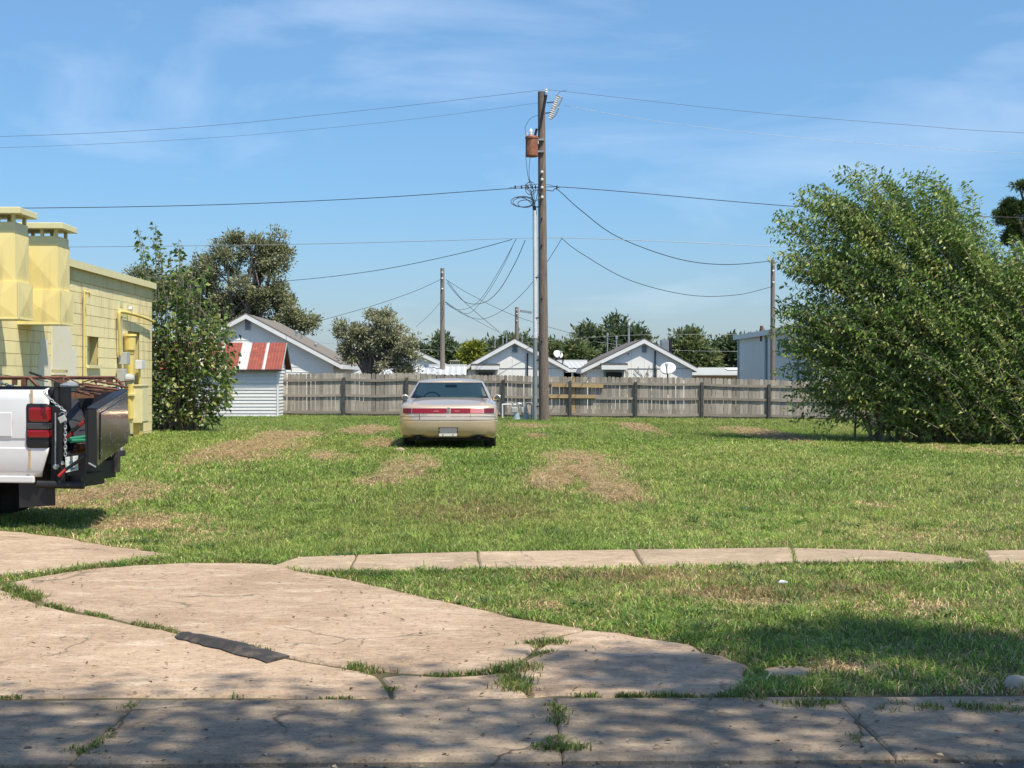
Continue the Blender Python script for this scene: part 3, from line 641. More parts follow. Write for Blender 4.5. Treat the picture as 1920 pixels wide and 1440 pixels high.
for px, py, h, r_ in ((1179, 612, 32, .05), (1139, 630, 30, .033), (1156, 636, 20, .033)):
    a = P(px, py + h, 74); b = P(px, py, 74); MB().tube([a, b], r_, 6).build('vent_pipe', M['galv'], t); MB().lathe([(r_ * 1.6, 0), (r_ * 1.6, .1), (.04, .16), (0, .16)], b, 8).build('vent_cap', M['galv'], t)
vine = MB(); r = random.Random(5)
for k in range(16):
    x = XX(1175 + r.random() * 55, yw); z = .6; p = [Vector((x, yw - .03, z))]
    for j in range(6): p.append(p[-1] + Vector((r.gauss(0, .1), 0, r.uniform(.08, .3))))
    p = [q for q in p if q.z < A.z - .35 - abs(q.x - A.x) * .5]
    if len(p) > 2: vine.tube(smooth_path(p, 3), .012, 4)
vine.build('dead_vine', M['bark_pale'], t)
gable_house('white_house', 'white house mostly hidden behind the silver-leaved tree', 86, (735, 637), (640, 690), (848, 688), 9, M['siding'], M['tinwhite'])
def corr_roof(name, label, x0, x1, y0, y1, z0, z1, m, wallz=None, posts=True, fascia=True):
    t = thing(name, label, 'carport', ((x0 + x1) / 2, y0, 0)); n = int((x1 - x0) / .13)
    mb = MB(); mb.grid(lambda u, v: (x0 + (x1 - x0) * u, y0 + (y1 - y0) * v, z0 + (z1 - z0) * v + (.05 if int(u * n + .5) % 2 else 0)), n, 1)
    o = mb.build('roof_sheet', m, t)
    if fascia: MB().box(x0, x1, y0 + .02, y0 + .06, z0 - .18, z0 - .01).build('fascia', M['white'], t)
    MB().box(x0 + .1, x1 - .1, y1 - .1, y1, -.1, z1 - .05).build('back_wall', M['darkopen'], t)
    k = 4
    for j in range(k):
        x = x0 + .1 + (x1 - x0 - .2) * j / (k - 1); MB().box(x - .05, x + .05, y0 + .1, y0 + .2, -.1, z0 - .02).build('post', M['white'], t)
    MB().box(x0, x1, y1 - .08, y1 + .05, z1 - .02, z1 + .12).build('ridge_cap', M['tinwhite'], t)
    return t
corr_roof('tin_carport', 'white corrugated tin roof low beside the silver-leaved tree', XX(690, 64), XX(874, 64), 64, 67, ZZ(704, 64), ZZ(688, 67), M['tinwhite'], fascia=False)
corr_roof('tin_carport', 'white corrugated carport between the two small gabled houses', XX(1052, 73), XX(1112, 73), 73, 77, ZZ(691, 73), ZZ(679, 77), M['tinwhite'])
t = thing('low_building', 'low beige building with grey roof beside the blue metal one', 'building', (XX(1345, 82), 82, 0))
x0, x1 = XX(1296, 82), XX(1420, 82)
MB().box(x0, x1, 82, 88, -.2, ZZ(703, 82)).build('wall', M['beige'], t)
MB().add([(x0 - .2, 81.6, ZZ(700, 81.6)), (x1, 81.6, ZZ(700, 81.6)), (x1, 87, ZZ(689, 87)), (x0 - .2, 87, ZZ(689, 87))], [(0, 1, 2, 3)]).build('roof', M['greybox'], t)
MB().box(x0 - .2, x1, 81.55, 81.6, ZZ(703.5, 81.6), ZZ(700, 81.6)).build('fascia', M['white'], t)
MB().add([(XX(1358, 85), 84, ZZ(694.4, 84) + .03), (XX(1383, 85), 84, ZZ(694.4, 84) + .03), (XX(1383, 86), 86, ZZ(690.5, 86) + .03), (XX(1358, 86), 86, ZZ(690.5, 86) + .03)], [(0, 1, 2, 3)]).build('skylight_sheet', M['white'], t)
BX = 13.0; by0, by1 = 57.0, BX / 486 * F_PX; bz = 1.5 + .1495 * BX
t = thing('metal_building', 'pale blue metal warehouse behind the fence and big bush', 'building', (BX, by0, 0))
mb = MB(); n = int((by1 - by0) / .15)
mb.grid(lambda u, v: (BX - (.02 if int(u * n + .5) % 2 else 0), by1 + (by0 - by1) * u, -.2 + v * (bz + .2)), n, 1)
mb.build('wall', M['bluemetal'], t)
mb = MB(); mb.prism([(BX, by0, -.2), (BX + 12, by0, -.2), (BX + 12, by0, bz), (BX + 6, by0, bz + 1.2), (BX, by0, bz)], (0, .05, 0)); mb.build('front_wall', M['bluemetal'], t)
MB().box(BX + .03, BX + 12, by1 - .05, by1, -.2, bz).build('back_wall', M['bluemetal'], t)
MB().prism([(BX - .22, by0 - .1, bz), (BX - .22, by0 - .1, bz + .09), (BX + 6, by0 - .1, bz + 1.3), (BX + 12, by0 - .1, bz + .09), (BX + 12, by0 - .1, bz), (BX + 6, by0 - .1, bz + 1.2)], (0, by1 - by0 + .2, 0)).build('roof', M['galv'], t)
MB().box(BX - .26, BX - .222, by0 - .1, by1 + .1, bz - .10, bz + .13).build('eave_trim', M['bluemetal'], t)
MB().box(BX - .05, BX - .022, by1 - .28, by1 + .01, -.2, bz - .1).build('corner_trim', M['bluetrim'], t)
for px in (1440, 1500): MB().box(BX - .1, BX - .022, BX * F_PX / (px - 900) - .12, BX * F_PX / (px - 900) + .12, -.2, bz - .02).build('downspout', M['bluetrim'], t)
t = thing('chimney_pipe', 'thin rusty flue pipe above the blue metal building', 'pipe', P(1428, 623, 68))
MB().tube([P(1428, 640, 68), P(1428, 611, 68)], .08, 8).build('pipe', M['rust'], t)
# coolers and dishes
t = thing('evaporative_cooler', 'beige evaporative cooler box on the tin carport roof', 'cooler', P(853, 690, 70))
a = P(844, 690, 70); b = P(861, 677, 70)
MB().box(a.x, b.x, 70, 70.7, a.z - .3, b.z).build('cabinet', M['cooler'], t)
for k in range(4):
    MB().box(a.x + .05 + k * .1, a.x + .12 + k * .1, 69.98, 69.998, a.z + .06, b.z - .06).build('louver', M['darkopen'], t)
MB().box(a.x - .02, b.x + .02, 69.97, 70.72, b.z, b.z + .04).build('lid', M['cooler'], t)
MB().tube([(b.x - .12, 70.2, b.z), (b.x - .12, 70.2, b.z + .1)], .03, 6).build('pipe', M['galv'], t)
t = thing('rooftop_cooler', 'grey rooftop air conditioner behind the peeling white house', 'air conditioner', P(1247, 665, 84))
a = P(1234, 668, 84); b = P(1254, 637, 84)
MB().box(a.x, b.x, 84, 84.8, a.z - 1.6, a.z).build('stand', M['darkopen'], t)
MB().box(a.x + .2, b.x, 84, 84.8, a.z, b.z).build('cabinet', M['galv'], t)
for k in range(5): MB().box(a.x + .24 + k * .08, a.x + .28 + k * .08, 83.98, 83.998, a.z + .1, b.z - .1).build('grille', M['louver'], t)
MB().box(b.x + .02, b.x + .18, 84, 84.8, a.z - .3, b.z + .06).build('duct', M['black'], t)
def dish(label, px, py, d, rx, tilt, yaw, mast):
    c = P(px, py, d); t = thing('satellite_dish', label, 'satellite dish', mast[0])
    Mx = Matrix.Translation(c) @ Matrix.Rotation(yaw, 4, 'Z') @ Matrix.Rotation(tilt, 4, 'X')
    mb = MB(); n = 24; vs = [(0, 0, -.16 * rx)]; fs = []
    for i, f in enumerate((.35, .7, 1)):
        for k in range(n):
            a = 2 * math.pi * k / n; vs.append((rx * f * math.cos(a), rx * .86 * f * math.sin(a), -.16 * rx * (1 - f * f)))
    fs += [(0, 1 + k, 1 + (k + 1) % n) for k in range(n)]
    for i in range(2): fs += [(1 + i * n + k, 1 + (i + 1) * n + k, 1 + (i + 1) * n + (k + 1) % n, 1 + i * n + (k + 1) % n) for k in range(n)]
    mb.add([Mx @ Vector(v) for v in vs], fs); o = mb.build('reflector', M['pvcwhite'], t, smooth='all')
    s = o.modifiers.new('thick', 'SOLIDIFY'); s.thickness = .03
    tip = Mx @ Vector((0, -rx * .15, rx * .9))
    MB().tube([Mx @ Vector((0, -rx * .82, .0)), tip], .025, 6).build('arm', M['black'], t)
    MB().box(-.06, .06, -.05, .05, -.05, .08, Matrix.Translation(tip)).build('receiver', M['greybox'], t)
    MB().tube([Mx @ Vector((0, 0, -.2 * rx))] + list(mast), .035, 8).build('mast', M['black'], t)
dish('large white satellite dish above the fence near the peeling house', 1252, 690, 66, .36, math.radians(58), math.radians(-18), (P(1252, 705, 66.3), (P(1252, 740, 66.3))))
dish('small white satellite dish on roof edge right of the utility pole', 1047, 664, 71, .25, math.radians(60), math.radians(30), (P(1056, 676, 71.3), P(1052, 690, 71.3)))

# ---------------------------------------------------------------- utility poles and wires
PD = 49.5
pb = G(1019, 790); PD = pb.y
up = thing('utility_pole', 'tall brown wooden utility pole in the middle of the lot', 'utility pole', pb)
top = P(1015, 172, PD); bt = P(1020, 790, PD)
MB().tube([bt - Vector((0, 0, .3)), bt.lerp(top, .25), bt.lerp(top, .5), bt.lerp(top, .75), top], [.175, .165, .15, .135, .12], 16).build('shaft', M['pole'], up, smooth=50)
a = P(1011, 235, PD); b = P(1025, 180, PD)
MB().tube([P(1012, 240, PD - .16), P(1024, 178, PD - .1)], .05, 6).build('brace_arm', M['black'], up)
ins = P(1024, 178, PD - .1)
MB().lathe([(.02, -.05), (.02, .08), (.06, .09), (.035, .13), (.06, .16), (.03, .2), (.045, .22), (0, .24)], ins, 10).build('pin_insulator', M['porcelain'], up, smooth=40)
for py in (323, 337, 352, 370):
    q = P(1015 + (py - 172) * .008, py, PD - .15); MB().lathe([(.03, 0), (.05, .03), (.03, .06), (.05, .09), (0, .1)], q - Vector((0, .1, 0)), 8, 'y').build('spool_insulator', M['porcelain'], up)
for py in (388, 520, 596, 675, 762):
    cx = 1003.5; a = P(cx, py, PD - .05); b = P(1015, py, PD - .05)
    MB().tube([a, b], .022, 6).build('standoff_bracket', M['black'], up)
for py in (410, 460, 560, 640):
    q = P(1016, py, PD - .15); MB().lathe([(.03, -.03), (.03, .02), (0, .02)], q, 8, 'y').build('bolt', M['black'], up)
cd = thing('riser_conduit', 'grey and white riser conduit beside the utility pole', 'conduit', P(1003.5, 792, PD))
MB().tube([P(1003.5, 796, PD), P(1003.5, 634, PD)], .078, 12).build('lower_pipe', M['pvcgrey'], cd, smooth=50)
MB().tube([P(1003.5, 634, PD), P(1003.5, 626, PD)], .085, 12).build('coupling', M['pvcwhite'], cd, smooth=50)
MB().tube([P(1003.5, 626, PD), P(1002.5, 395, PD)], .07, 12).build('upper_pipe', M['pvcwhite'], cd, smooth=50)
MB().tube([P(1002.5, 397, PD), P(1001.5, 386, PD)], .06, 10).build('weather_head', M['black'], cd)
tr = thing('transformer', 'rusty red pole transformer can with white bushing', 'transformer', P(996, 294, PD - .1))
c = P(997, 294, PD - .15)
MB().lathe([(0, 0), (.2, 0), (.215, .03), (.215, .06), (.21, .08), (.21, .60), (.225, .61), (.225, .66), (.2, .70), (0, .73)], c, 20).build('tank', M['rust_tank'], tr, smooth=40)
MB().lathe([(.05, 0), (.07, .03), (.05, .06), (.075, .09), (.05, .12), (.07, .16), (.05, .2), (.03, .26), (0, .27)], c + Vector((-.03, -.05, .68)), 10).build('bushing', M['porcelain'], tr, smooth=40)
MB().lathe([(.03, 0), (.04, .1), (.05, .15), (0, .17)], c + Vector((-.17, -.02, .64)), 8).build('bushing', M['porcelain'], tr)
MB().tube([c + Vector((.1, 0, .68)), c + Vector((.17, -.02, .95))], .045, 8).build('arrester', M['black'], tr)
for z in (.15, .55): MB().box(.18, .42, -.05, .05, z, z + .06, Matrix.Translation(c)).build('mounting_lug', M['galv'], tr)
MB().box(.205, .23, -.09, .03, .42, .52, Matrix.Translation(c)).build('name_plate', M['porcelain'], tr)
fz = thing('fuse_cutout', 'white porcelain fuse cutouts hanging off the pole top', 'fuse cutout', P(1040, 200, PD))
for (px, py) in ((1042, 192), (1035, 212)):
    a = P(px - 4, py + 10, PD - .1); b = P(px + 4, py - 12, PD - .1); mid = a.lerp(b, .5)
    pr = []; n = 7
    MB().tube([a.lerp(b, j / 12) for j in range(13)], [.05 if j % 2 else .085 for j in range(13)], 10).build('insulator', M['porcelain'], fz)
    MB().tube([b, b + Vector((.16, 0, -.05)), a + Vector((.18, 0, .1)), a + Vector((.02, 0, -.03))], .028, 6).build('fuse_tube', M['galv'], fz)
    MB().tube([mid, mid + Vector((-.3, .06, -.02))], .02, 6).build('bracket', M['black'], fz)
def wire(label, pts, r=.016, m='wire', name='power_line', k=8, cat='wire'):
    r *= .72
    o = MB().tube(smooth_path([P(*p) for p in pts], k), r, 5).build(name, M[m], None, smooth='all'); return tag(o, label, cat)
D = PD
M['wiretop'] = mat('weathered_wire', (.10, .12, .15), .6)
wire('topmost thin wire running from the pole top to the left', [(-900, 262, D), (-400, 262, D), (0, 256, D), (350, 239, D), (700, 205, D), (1021, 168, D)], .009, 'wiretop')
wire('second thin wire from the left, just below the topmost one', [(-900, 285, D), (-400, 284, D), (0, 277, D), (400, 258, D), (750, 226, D), (1008, 193, D)], .007, 'wiretop')
wire('topmost thin wire running from the pole top to the right', [(1025, 168, D), (1100, 176, D), (1400, 209, D), (1700, 234, D), (1920, 249, D), (2500, 270, D)], .009, 'wiretop')
wire('faint second wire running right below the topmost one', [(1058, 198, D), (1250, 230, D), (1500, 258, D), (1750, 277, D), (1920, 287, D), (2500, 300, D)], .008, 'wiregrey')
wire('thick black twisted cable running left from the pole', [(-900, 385, D), (-400, 391, D), (60, 390, D), (400, 384, D), (700, 371, D), (950, 354, D), (1015, 351, D)], .018)
wire('thick black twisted cable running right into the big bush', [(1015, 351, D), (1060, 351, D), (1200, 362, D), (1450, 384, D), (1700, 400, D), (1920, 408, D), (2500, 415, D)], .018)
wire('thin messenger wire above the cable splice on the pole', [(955, 352, D), (990, 347, D), (1018, 345, D), (1036, 348, D), (1050, 353, D)], .012)
wire('pale lower cable running left to the picture edge', [(-700, 466, D), (-200, 466, D), (135, 463, D), (500, 459, D), (800, 452, D), (960, 447, D), (1017, 446, D)], .013, 'wiregrey')
wire('pale lower cable running right behind the bush', [(1017, 446, D), (1100, 447, D), (1300, 455, D), (1480, 463, D), (1800, 470, D), (2400, 480, D)], .014, 'wiregrey')
wire('service wire from the pole down to the upper left past the tree', [(960, 449, D), (850, 478, 53), (700, 508, 58), (545, 526, 64), (430, 530, 70)], .016)
wire('drooping black service cable to top of the short right pole', [(1022, 356, D), (1036, 358, D), (1046, 356, D), (1090, 395, 50), (1160, 445, 52), (1270, 485, 55), (1360, 496, 57), (1449, 489, 60)], .02)
wire('lower drooping service wire to the short right pole', [(1052, 446, D), (1090, 475, 50), (1180, 525, 53), (1290, 553, 56), (1380, 553, 58), (1449, 537, 60)], .016)
wire('dark drop wire curving from the pole to the thin middle pole', [(985, 450, D), (965, 495, 51), (935, 545, 55), (905, 568, 59), (870, 565, 63), (838, 530, 66)], .017)
wire('pale drop wire from crossing cables toward the thin middle pole', [(968, 448, D), (940, 500, 51), (905, 556, 55), (880, 577, 60), (855, 580, 64), (834, 566, 66)], .011)
wire('second pale drop wire close beside the first drop', [(967, 449, D), (938, 510, 52), (905, 562, 56), (875, 588, 60), (836, 570, 66)], .010)
wire('wire looping behind the pole to the middle pole', [(1053, 448, D), (1020, 500, 52), (985, 545, 56), (945, 580, 60), (905, 598, 63), (870, 590, 65), (835, 566, 66)], .013)
wire('wire from the thin middle pole to house behind pole, steep', [(838, 525, 66), (865, 560, 67), (900, 592, 68), (935, 621, 69.5)], .015)
wire('wire from the middle pole passing right behind the big pole', [(836, 524, 66), (880, 551, 67), (960, 590, 69), (1060, 622, 70), (1140, 640, 71)], .013)
wire('lower wire from middle pole to the gabled house', [(836, 566, 66), (870, 588, 67), (910, 610, 68.5), (938, 624, 69.5)], .011)
wire('wire from the middle pole down left through the silver tree', [(828, 523, 66), (780, 545, 64), (700, 573, 62), (590, 604, 61), (560, 612, 63)], .014)
wire('short guy wire left of middle pole toward the silver tree', [(828, 564, 66), (805, 590, 65), (780, 613, 64)], .011)
wire('pale horizontal wire across the far treetops', [(560, 640, 110), (800, 656, 110), (905, 653, 110), (1000, 641, 110), (1200, 628, 110), (1400, 627, 110), (1700, 624, 110)], .016, 'wiregrey')
wire('second pale wire across the dark far trees', [(1110, 640, 105), (1240, 655, 105), (1380, 659, 105), (1700, 660, 105)], .014, 'wiregrey')
wire('dark leads from the transformer down to the cable splice', [(990, 262, D - .2), (986, 290, D - .2), (990, 330, D - .2), (996, 350, D - .1)], .012)
wire('dark lead hanging straight below the transformer', [(994, 296, D - .2), (992, 320, D - .2), (994, 345, D - .2), (1002, 385, D - .1)], .012)
wire('curved jumper wire from pole to the transformer bushing', [(1010, 216, D - .2), (995, 222, D - .2), (985, 238, D - .2), (986, 250, D - .2)], .01)
wire('jumper from topmost wire to the fuse cutout', [(1044, 181, D - .1), (1050, 172, D - .1), (1062, 170, D), ], .01)
cc_ = thing('cable_coil', 'coiled black cables at the conduit head', 'cable', P(985, 375, D))
for k, (rx, ry, cx, cy) in enumerate(((22, 10, 980, 378), (14, 7, 985, 381), (19, 9, 981, 377), (10, 12, 995, 350), (8, 10, 1004, 362))):
    MB().tube([P(cx + rx * math.cos(a), cy + ry * math.sin(a) + k, D - .25 - .1 * math.sin(a)) for a in np.linspace(.3, 5.9, 22)], .014, 5).build('loop', M['wire'], cc_)
for (x0, y0, x1, y1) in ((966, 370, 1001, 388), (985, 345, 1001, 388), (992, 335, 1002, 388), (1008, 350, 1002, 386), (985, 352, 999, 386)):
    MB().tube(smooth_path([P(x0, y0, D - .25), P((x0 + x1) / 2 + 3, (y0 + y1) / 2 - 6, D - .3), P(x1, y1, D - .1)], 5), .012, 5).build('lead', M['wire'], cc_)
for x in (966, 978, 986, 990, 998, 1004, 1044): MB().tube([P(x, 348, D), P(x, 354, D)], .026, 5).build('clamp', M['wire'], cc_)
def small_pole(label, px, py0, py1, d, w, m='polefar', lean=0):
    a = P(px, py1, d); a.z = float(gz(a.x, min(d, 60))) - .3
    t = thing('wooden_pole', label, 'pole', (a.x, a.y, 0)); b = P(px + lean, py0, d)
    MB().tube([a, a.lerp(b, .5), b], [w * 1.1, w, w * .85], 12).build('shaft', M[m], t, smooth=50)
    for f in (.97, .93, .86): MB().lathe([(.02, 0), (.045, .03), (.02, .06), (.04, .09), (0, .1)], a.lerp(b, f) + Vector((0, -w * .9 - .08, 0)), 6, 'y').build('insulator', M['porcelain'], t)
    return t
small_pole('thin grey wooden pole behind the fence left of centre', 829.5, 503, 712, 66, .105)
small_pole('grey wooden pole behind the fence beside the big bush', 1449, 487, 712, 60, .10)
t = small_pole('distant short pole with pale cutout above the gabled house', 969, 576, 712, 100, .14)
q = P(974, 585, 100)
MB().box(0, .85, 0, .08, 0, .16, Matrix.Translation(q) @ Matrix.Rotation(.15, 4, 'Y')).build('cutout_bracket', M['galv'], t)
# ---------------------------------------------------------------- small things on the lot
gm = thing('gas_meter', 'grey gas meter with bent pipes beside the conduit, nearest the pole', 'gas meter', G(1003, 790), group='gas meters by the fence')
gm2 = thing('gas_meter', 'grey gas meter with bent pipes, the one nearer the parked car', 'gas meter', G(970, 790), group='gas meters by the fence')
for t, cx in ((gm2, 970), (gm, 988)):
    d = PD + .4; c = P(cx, 782, d); z0 = float(gz(c.x, d)); s = d / F_PX
    MB().lathe([(0, 0), (.13, 0), (.12, .02), (.08, .2), (.07, .22), (0, .24)], (c.x - .02, d, z0 + .05), 12).build('regulator', M['bluetrim'], t)
    MB().box(-.13, .10, -.09, .09, 0, .2, Matrix.Translation((c.x - .08, d, z0 + .26))).build('meter_body', M['greybox'], t, bevel=.03)
    MB().tube(smooth_path([(c.x + .16, d, z0 - .05), (c.x + .16, d, z0 + .3), (c.x + .16, d, z0 + .52), (c.x + .1, d, z0 + .58), (c.x + .0, d, z0 + .58), (c.x - .02, d, z0 + .46)], 4), .028, 8).build('outlet_pipe', M['galv'], t)
    MB().tube(smooth_path([(c.x - .14, d, z0 + .42), (c.x - .15, d, z0 + .56), (c.x - .2, d, z0 + .6)], 4), .022, 6).build('inlet_pipe', M['galv'], t)
t = pipe('gas_pipe', 'white bent pipe frame standing against the fence by the car', [P(942, 784, PD + .5), P(942, 770, PD + .5), P(942, 760, PD + .5), P(944, 758.5, PD + .5), P(960, 758.5, PD + .5), P(978, 759, PD + .5), P(980, 761, PD + .5), P(981, 768, PD + .5)], .028, M['pvcwhite'])
q = G(1488, 785)
t = thing('pipe_post', 'short white plastic pipe post before the fence', 'post', q)
MB().lathe([(.085, -.1), (.085, .62), (.095, .63), (.095, .70), (.07, .72), (0, .72)], q, 12).build('pipe', M['pvcwhite'], t, smooth=40)
q = G(1637, 806)
t = thing('utility_pedestal', 'small dark utility pedestal under the big bush', 'pedestal', q)
MB().box(-.12, .12, -.1, .1, -.05, .42, Matrix.Translation(q)).build('body', M['fencepost'], t, bevel=.015)
MB().box(-.13, .13, -.11, .11, .42, .46, Matrix.Translation(q)).build('lid', M['black'], t, bevel=.01)
q = G(1646, 822)
t = thing('stake', 'short black stake in grass before the big bush', 'stake', q)
MB().prism([q + Vector((-.035, -.03, -.05)), q + Vector((.035, -.03, -.05)), q + Vector((.03, -.03, .13)), q + Vector((-.03, -.03, .13))], (0, .06, 0)).build('shaft', M['black'], t)
def rock(name, label, px, py, r, m, cat='rock', sq=.6):
    q = G(px, py); bm = bmesh.new(); bmesh.ops.create_icosphere(bm, subdivisions=3, radius=r)
    for v in bm.verts:
        n = 1 + .35 * (float(fbm(v.co.x / r * 1.3 + 9, v.co.y / r * 1.3 + v.co.z / r * 2, int(px), 3)) - .5); v.co *= n; v.co.z *= sq
    me = bpy.data.meshes.new(name); bm.to_mesh(me); bm.free(); me.materials.append(m)
    me.polygons.foreach_set('use_smooth', [True] * len(me.polygons))
    o = bpy.data.objects.new(name, me); col.objects.link(o); o.location = q + Vector((0, 0, r * .3)); tag(o, label, cat); return o
M['rock'] = mat('pale_rock', (.42, .37, .29), .9, c2=(.30, .26, .2), scale=6, bump=.5, bscale=20)
M['rock2'] = mat('brown_rock', (.36, .28, .2), .9, c2=(.25, .18, .12), scale=9, bump=.5, bscale=20)
rock('rock', 'pale rounded rock in the grass at the right picture edge', 1905, 1292, .062, M['rock'], sq=.8)
rock('clump', 'pale dirt clump behind the car left tyre', 750, 847, .10, M['rock2'], 'clump', .5)
rock('pebble', 'dark pebble lying on the street edge, left corner', 52, 1434, .022, M['rubber'], 'pebble')
rock('pebble', 'small dark pebble on the street edge, bottom left', 245, 1434, .015, M['rubber'], 'pebble')
q = G(1468, 1107)
t = MB().prism([q + Vector((-.03, 0, .05)), q + Vector((.02, -.012, .055)), q + Vector((.035, .01, .05)), q + Vector((-.01, .02, .06))], (0, 0, .012)).build('litter_scrap', M['pvcwhite'], None); tag(t, 'small white scrap of litter on the verge grass', 'litter')
a, b, c2_, d2 = G(324, 1200), G(352, 1193), G(545, 1238), G(503, 1248)
mb = MB(); ns = 14
la = [a.lerp(d2, i / ns) for i in range(ns + 1)]; lb = [b.lerp(c2_, i / ns) for i in range(ns + 1)]
rr = random.Random(2); vs = []; fs = []
for i in range(ns + 1):
    h = .008 + .016 * math.sin(math.pi * min(1, i / ns * 1.1)) + rr.uniform(-.004, .008); jz = rr.uniform(-.009, .009)
    p, q = la[i] + Vector((jz, jz, 0)), lb[i] + Vector((jz, -jz, 0)); md = p.lerp(q, .45)
    vs += [p + Vector((0, 0, .02)), md + Vector((0, 0, .022 + h)), q + Vector((0, 0, .02 + h * .6)), q + Vector((0, 0, .012)), p + Vector((0, 0, .012))]
fs = [(i * 5 + k, i * 5 + (k + 1) % 5, i * 5 + 5 + (k + 1) % 5, i * 5 + 5 + k) for i in range(ns) for k in range(5)] + [(0, 1, 2, 3, 4), tuple(ns * 5 + k for k in (4, 3, 2, 1, 0))]
o = mb.add(vs, fs).build('rubber_strip', M['rubber'], None); tag(o, 'black worn rubber strip lying along the driveway joint', 'rubber strip')

# ---------------------------------------------------------------- plants
def leaves_mesh(name, p, dirv, size, m, parent, width=.5, fold=.25, seed=1, rbias=None, normal=None):
    rg = np.random.default_rng(seed); n = len(p)
    dirv = dirv / np.linalg.norm(dirv, axis=1, keepdims=True)
    ref = rg.normal(size=(n, 3)) if normal is None else normal + rg.normal(size=(n, 3)) * .55
    side = np.cross(dirv, ref); side /= np.linalg.norm(side, axis=1, keepdims=True) + 1e-9
    nr = np.cross(side, dirv)
    L = size[:, None]; v = np.empty((n, 4, 3))
    v[:, 0] = p; v[:, 2] = p + dirv * L - nr * L * .12
    md = p + dirv * L * .42
    v[:, 1] = md + side * L * width * .5 + nr * L * fold * .4; v[:, 3] = md - side * L * width * .5 + nr * L * fold * .4
    me = bpy.data.meshes.new(name)
    me.vertices.add(n * 4); me.vertices.foreach_set('co', v.reshape(-1).astype(np.float32))
    idx = (np.arange(n)[:, None] * 4 + np.array([0, 1, 2, 0, 2, 3])).reshape(-1)
    me.loops.add(n * 6); me.loops.foreach_set('vertex_index', idx.astype(np.int32))
    me.polygons.add(n * 2); me.polygons.foreach_set('loop_start', np.arange(0, n * 6, 3, dtype=np.int32))
    me.update(calc_edges=True); me.validate()
    r = rg.random(n) if rbias is None else np.clip(rbias + rg.normal(size=n) * .22, 0, 1)
    at = me.attributes.new('r', 'FLOAT', 'FACE'); at.data.foreach_set('value', np.repeat(r, 2).astype(np.float32))
    me.materials.append(m)
    o = bpy.data.objects.new(name, me); col.objects.link(o); o.parent = parent
    o.location = -Vector(parent.location) if parent else (0, 0, 0)
    o['kind'] = 'stuff'
    return o
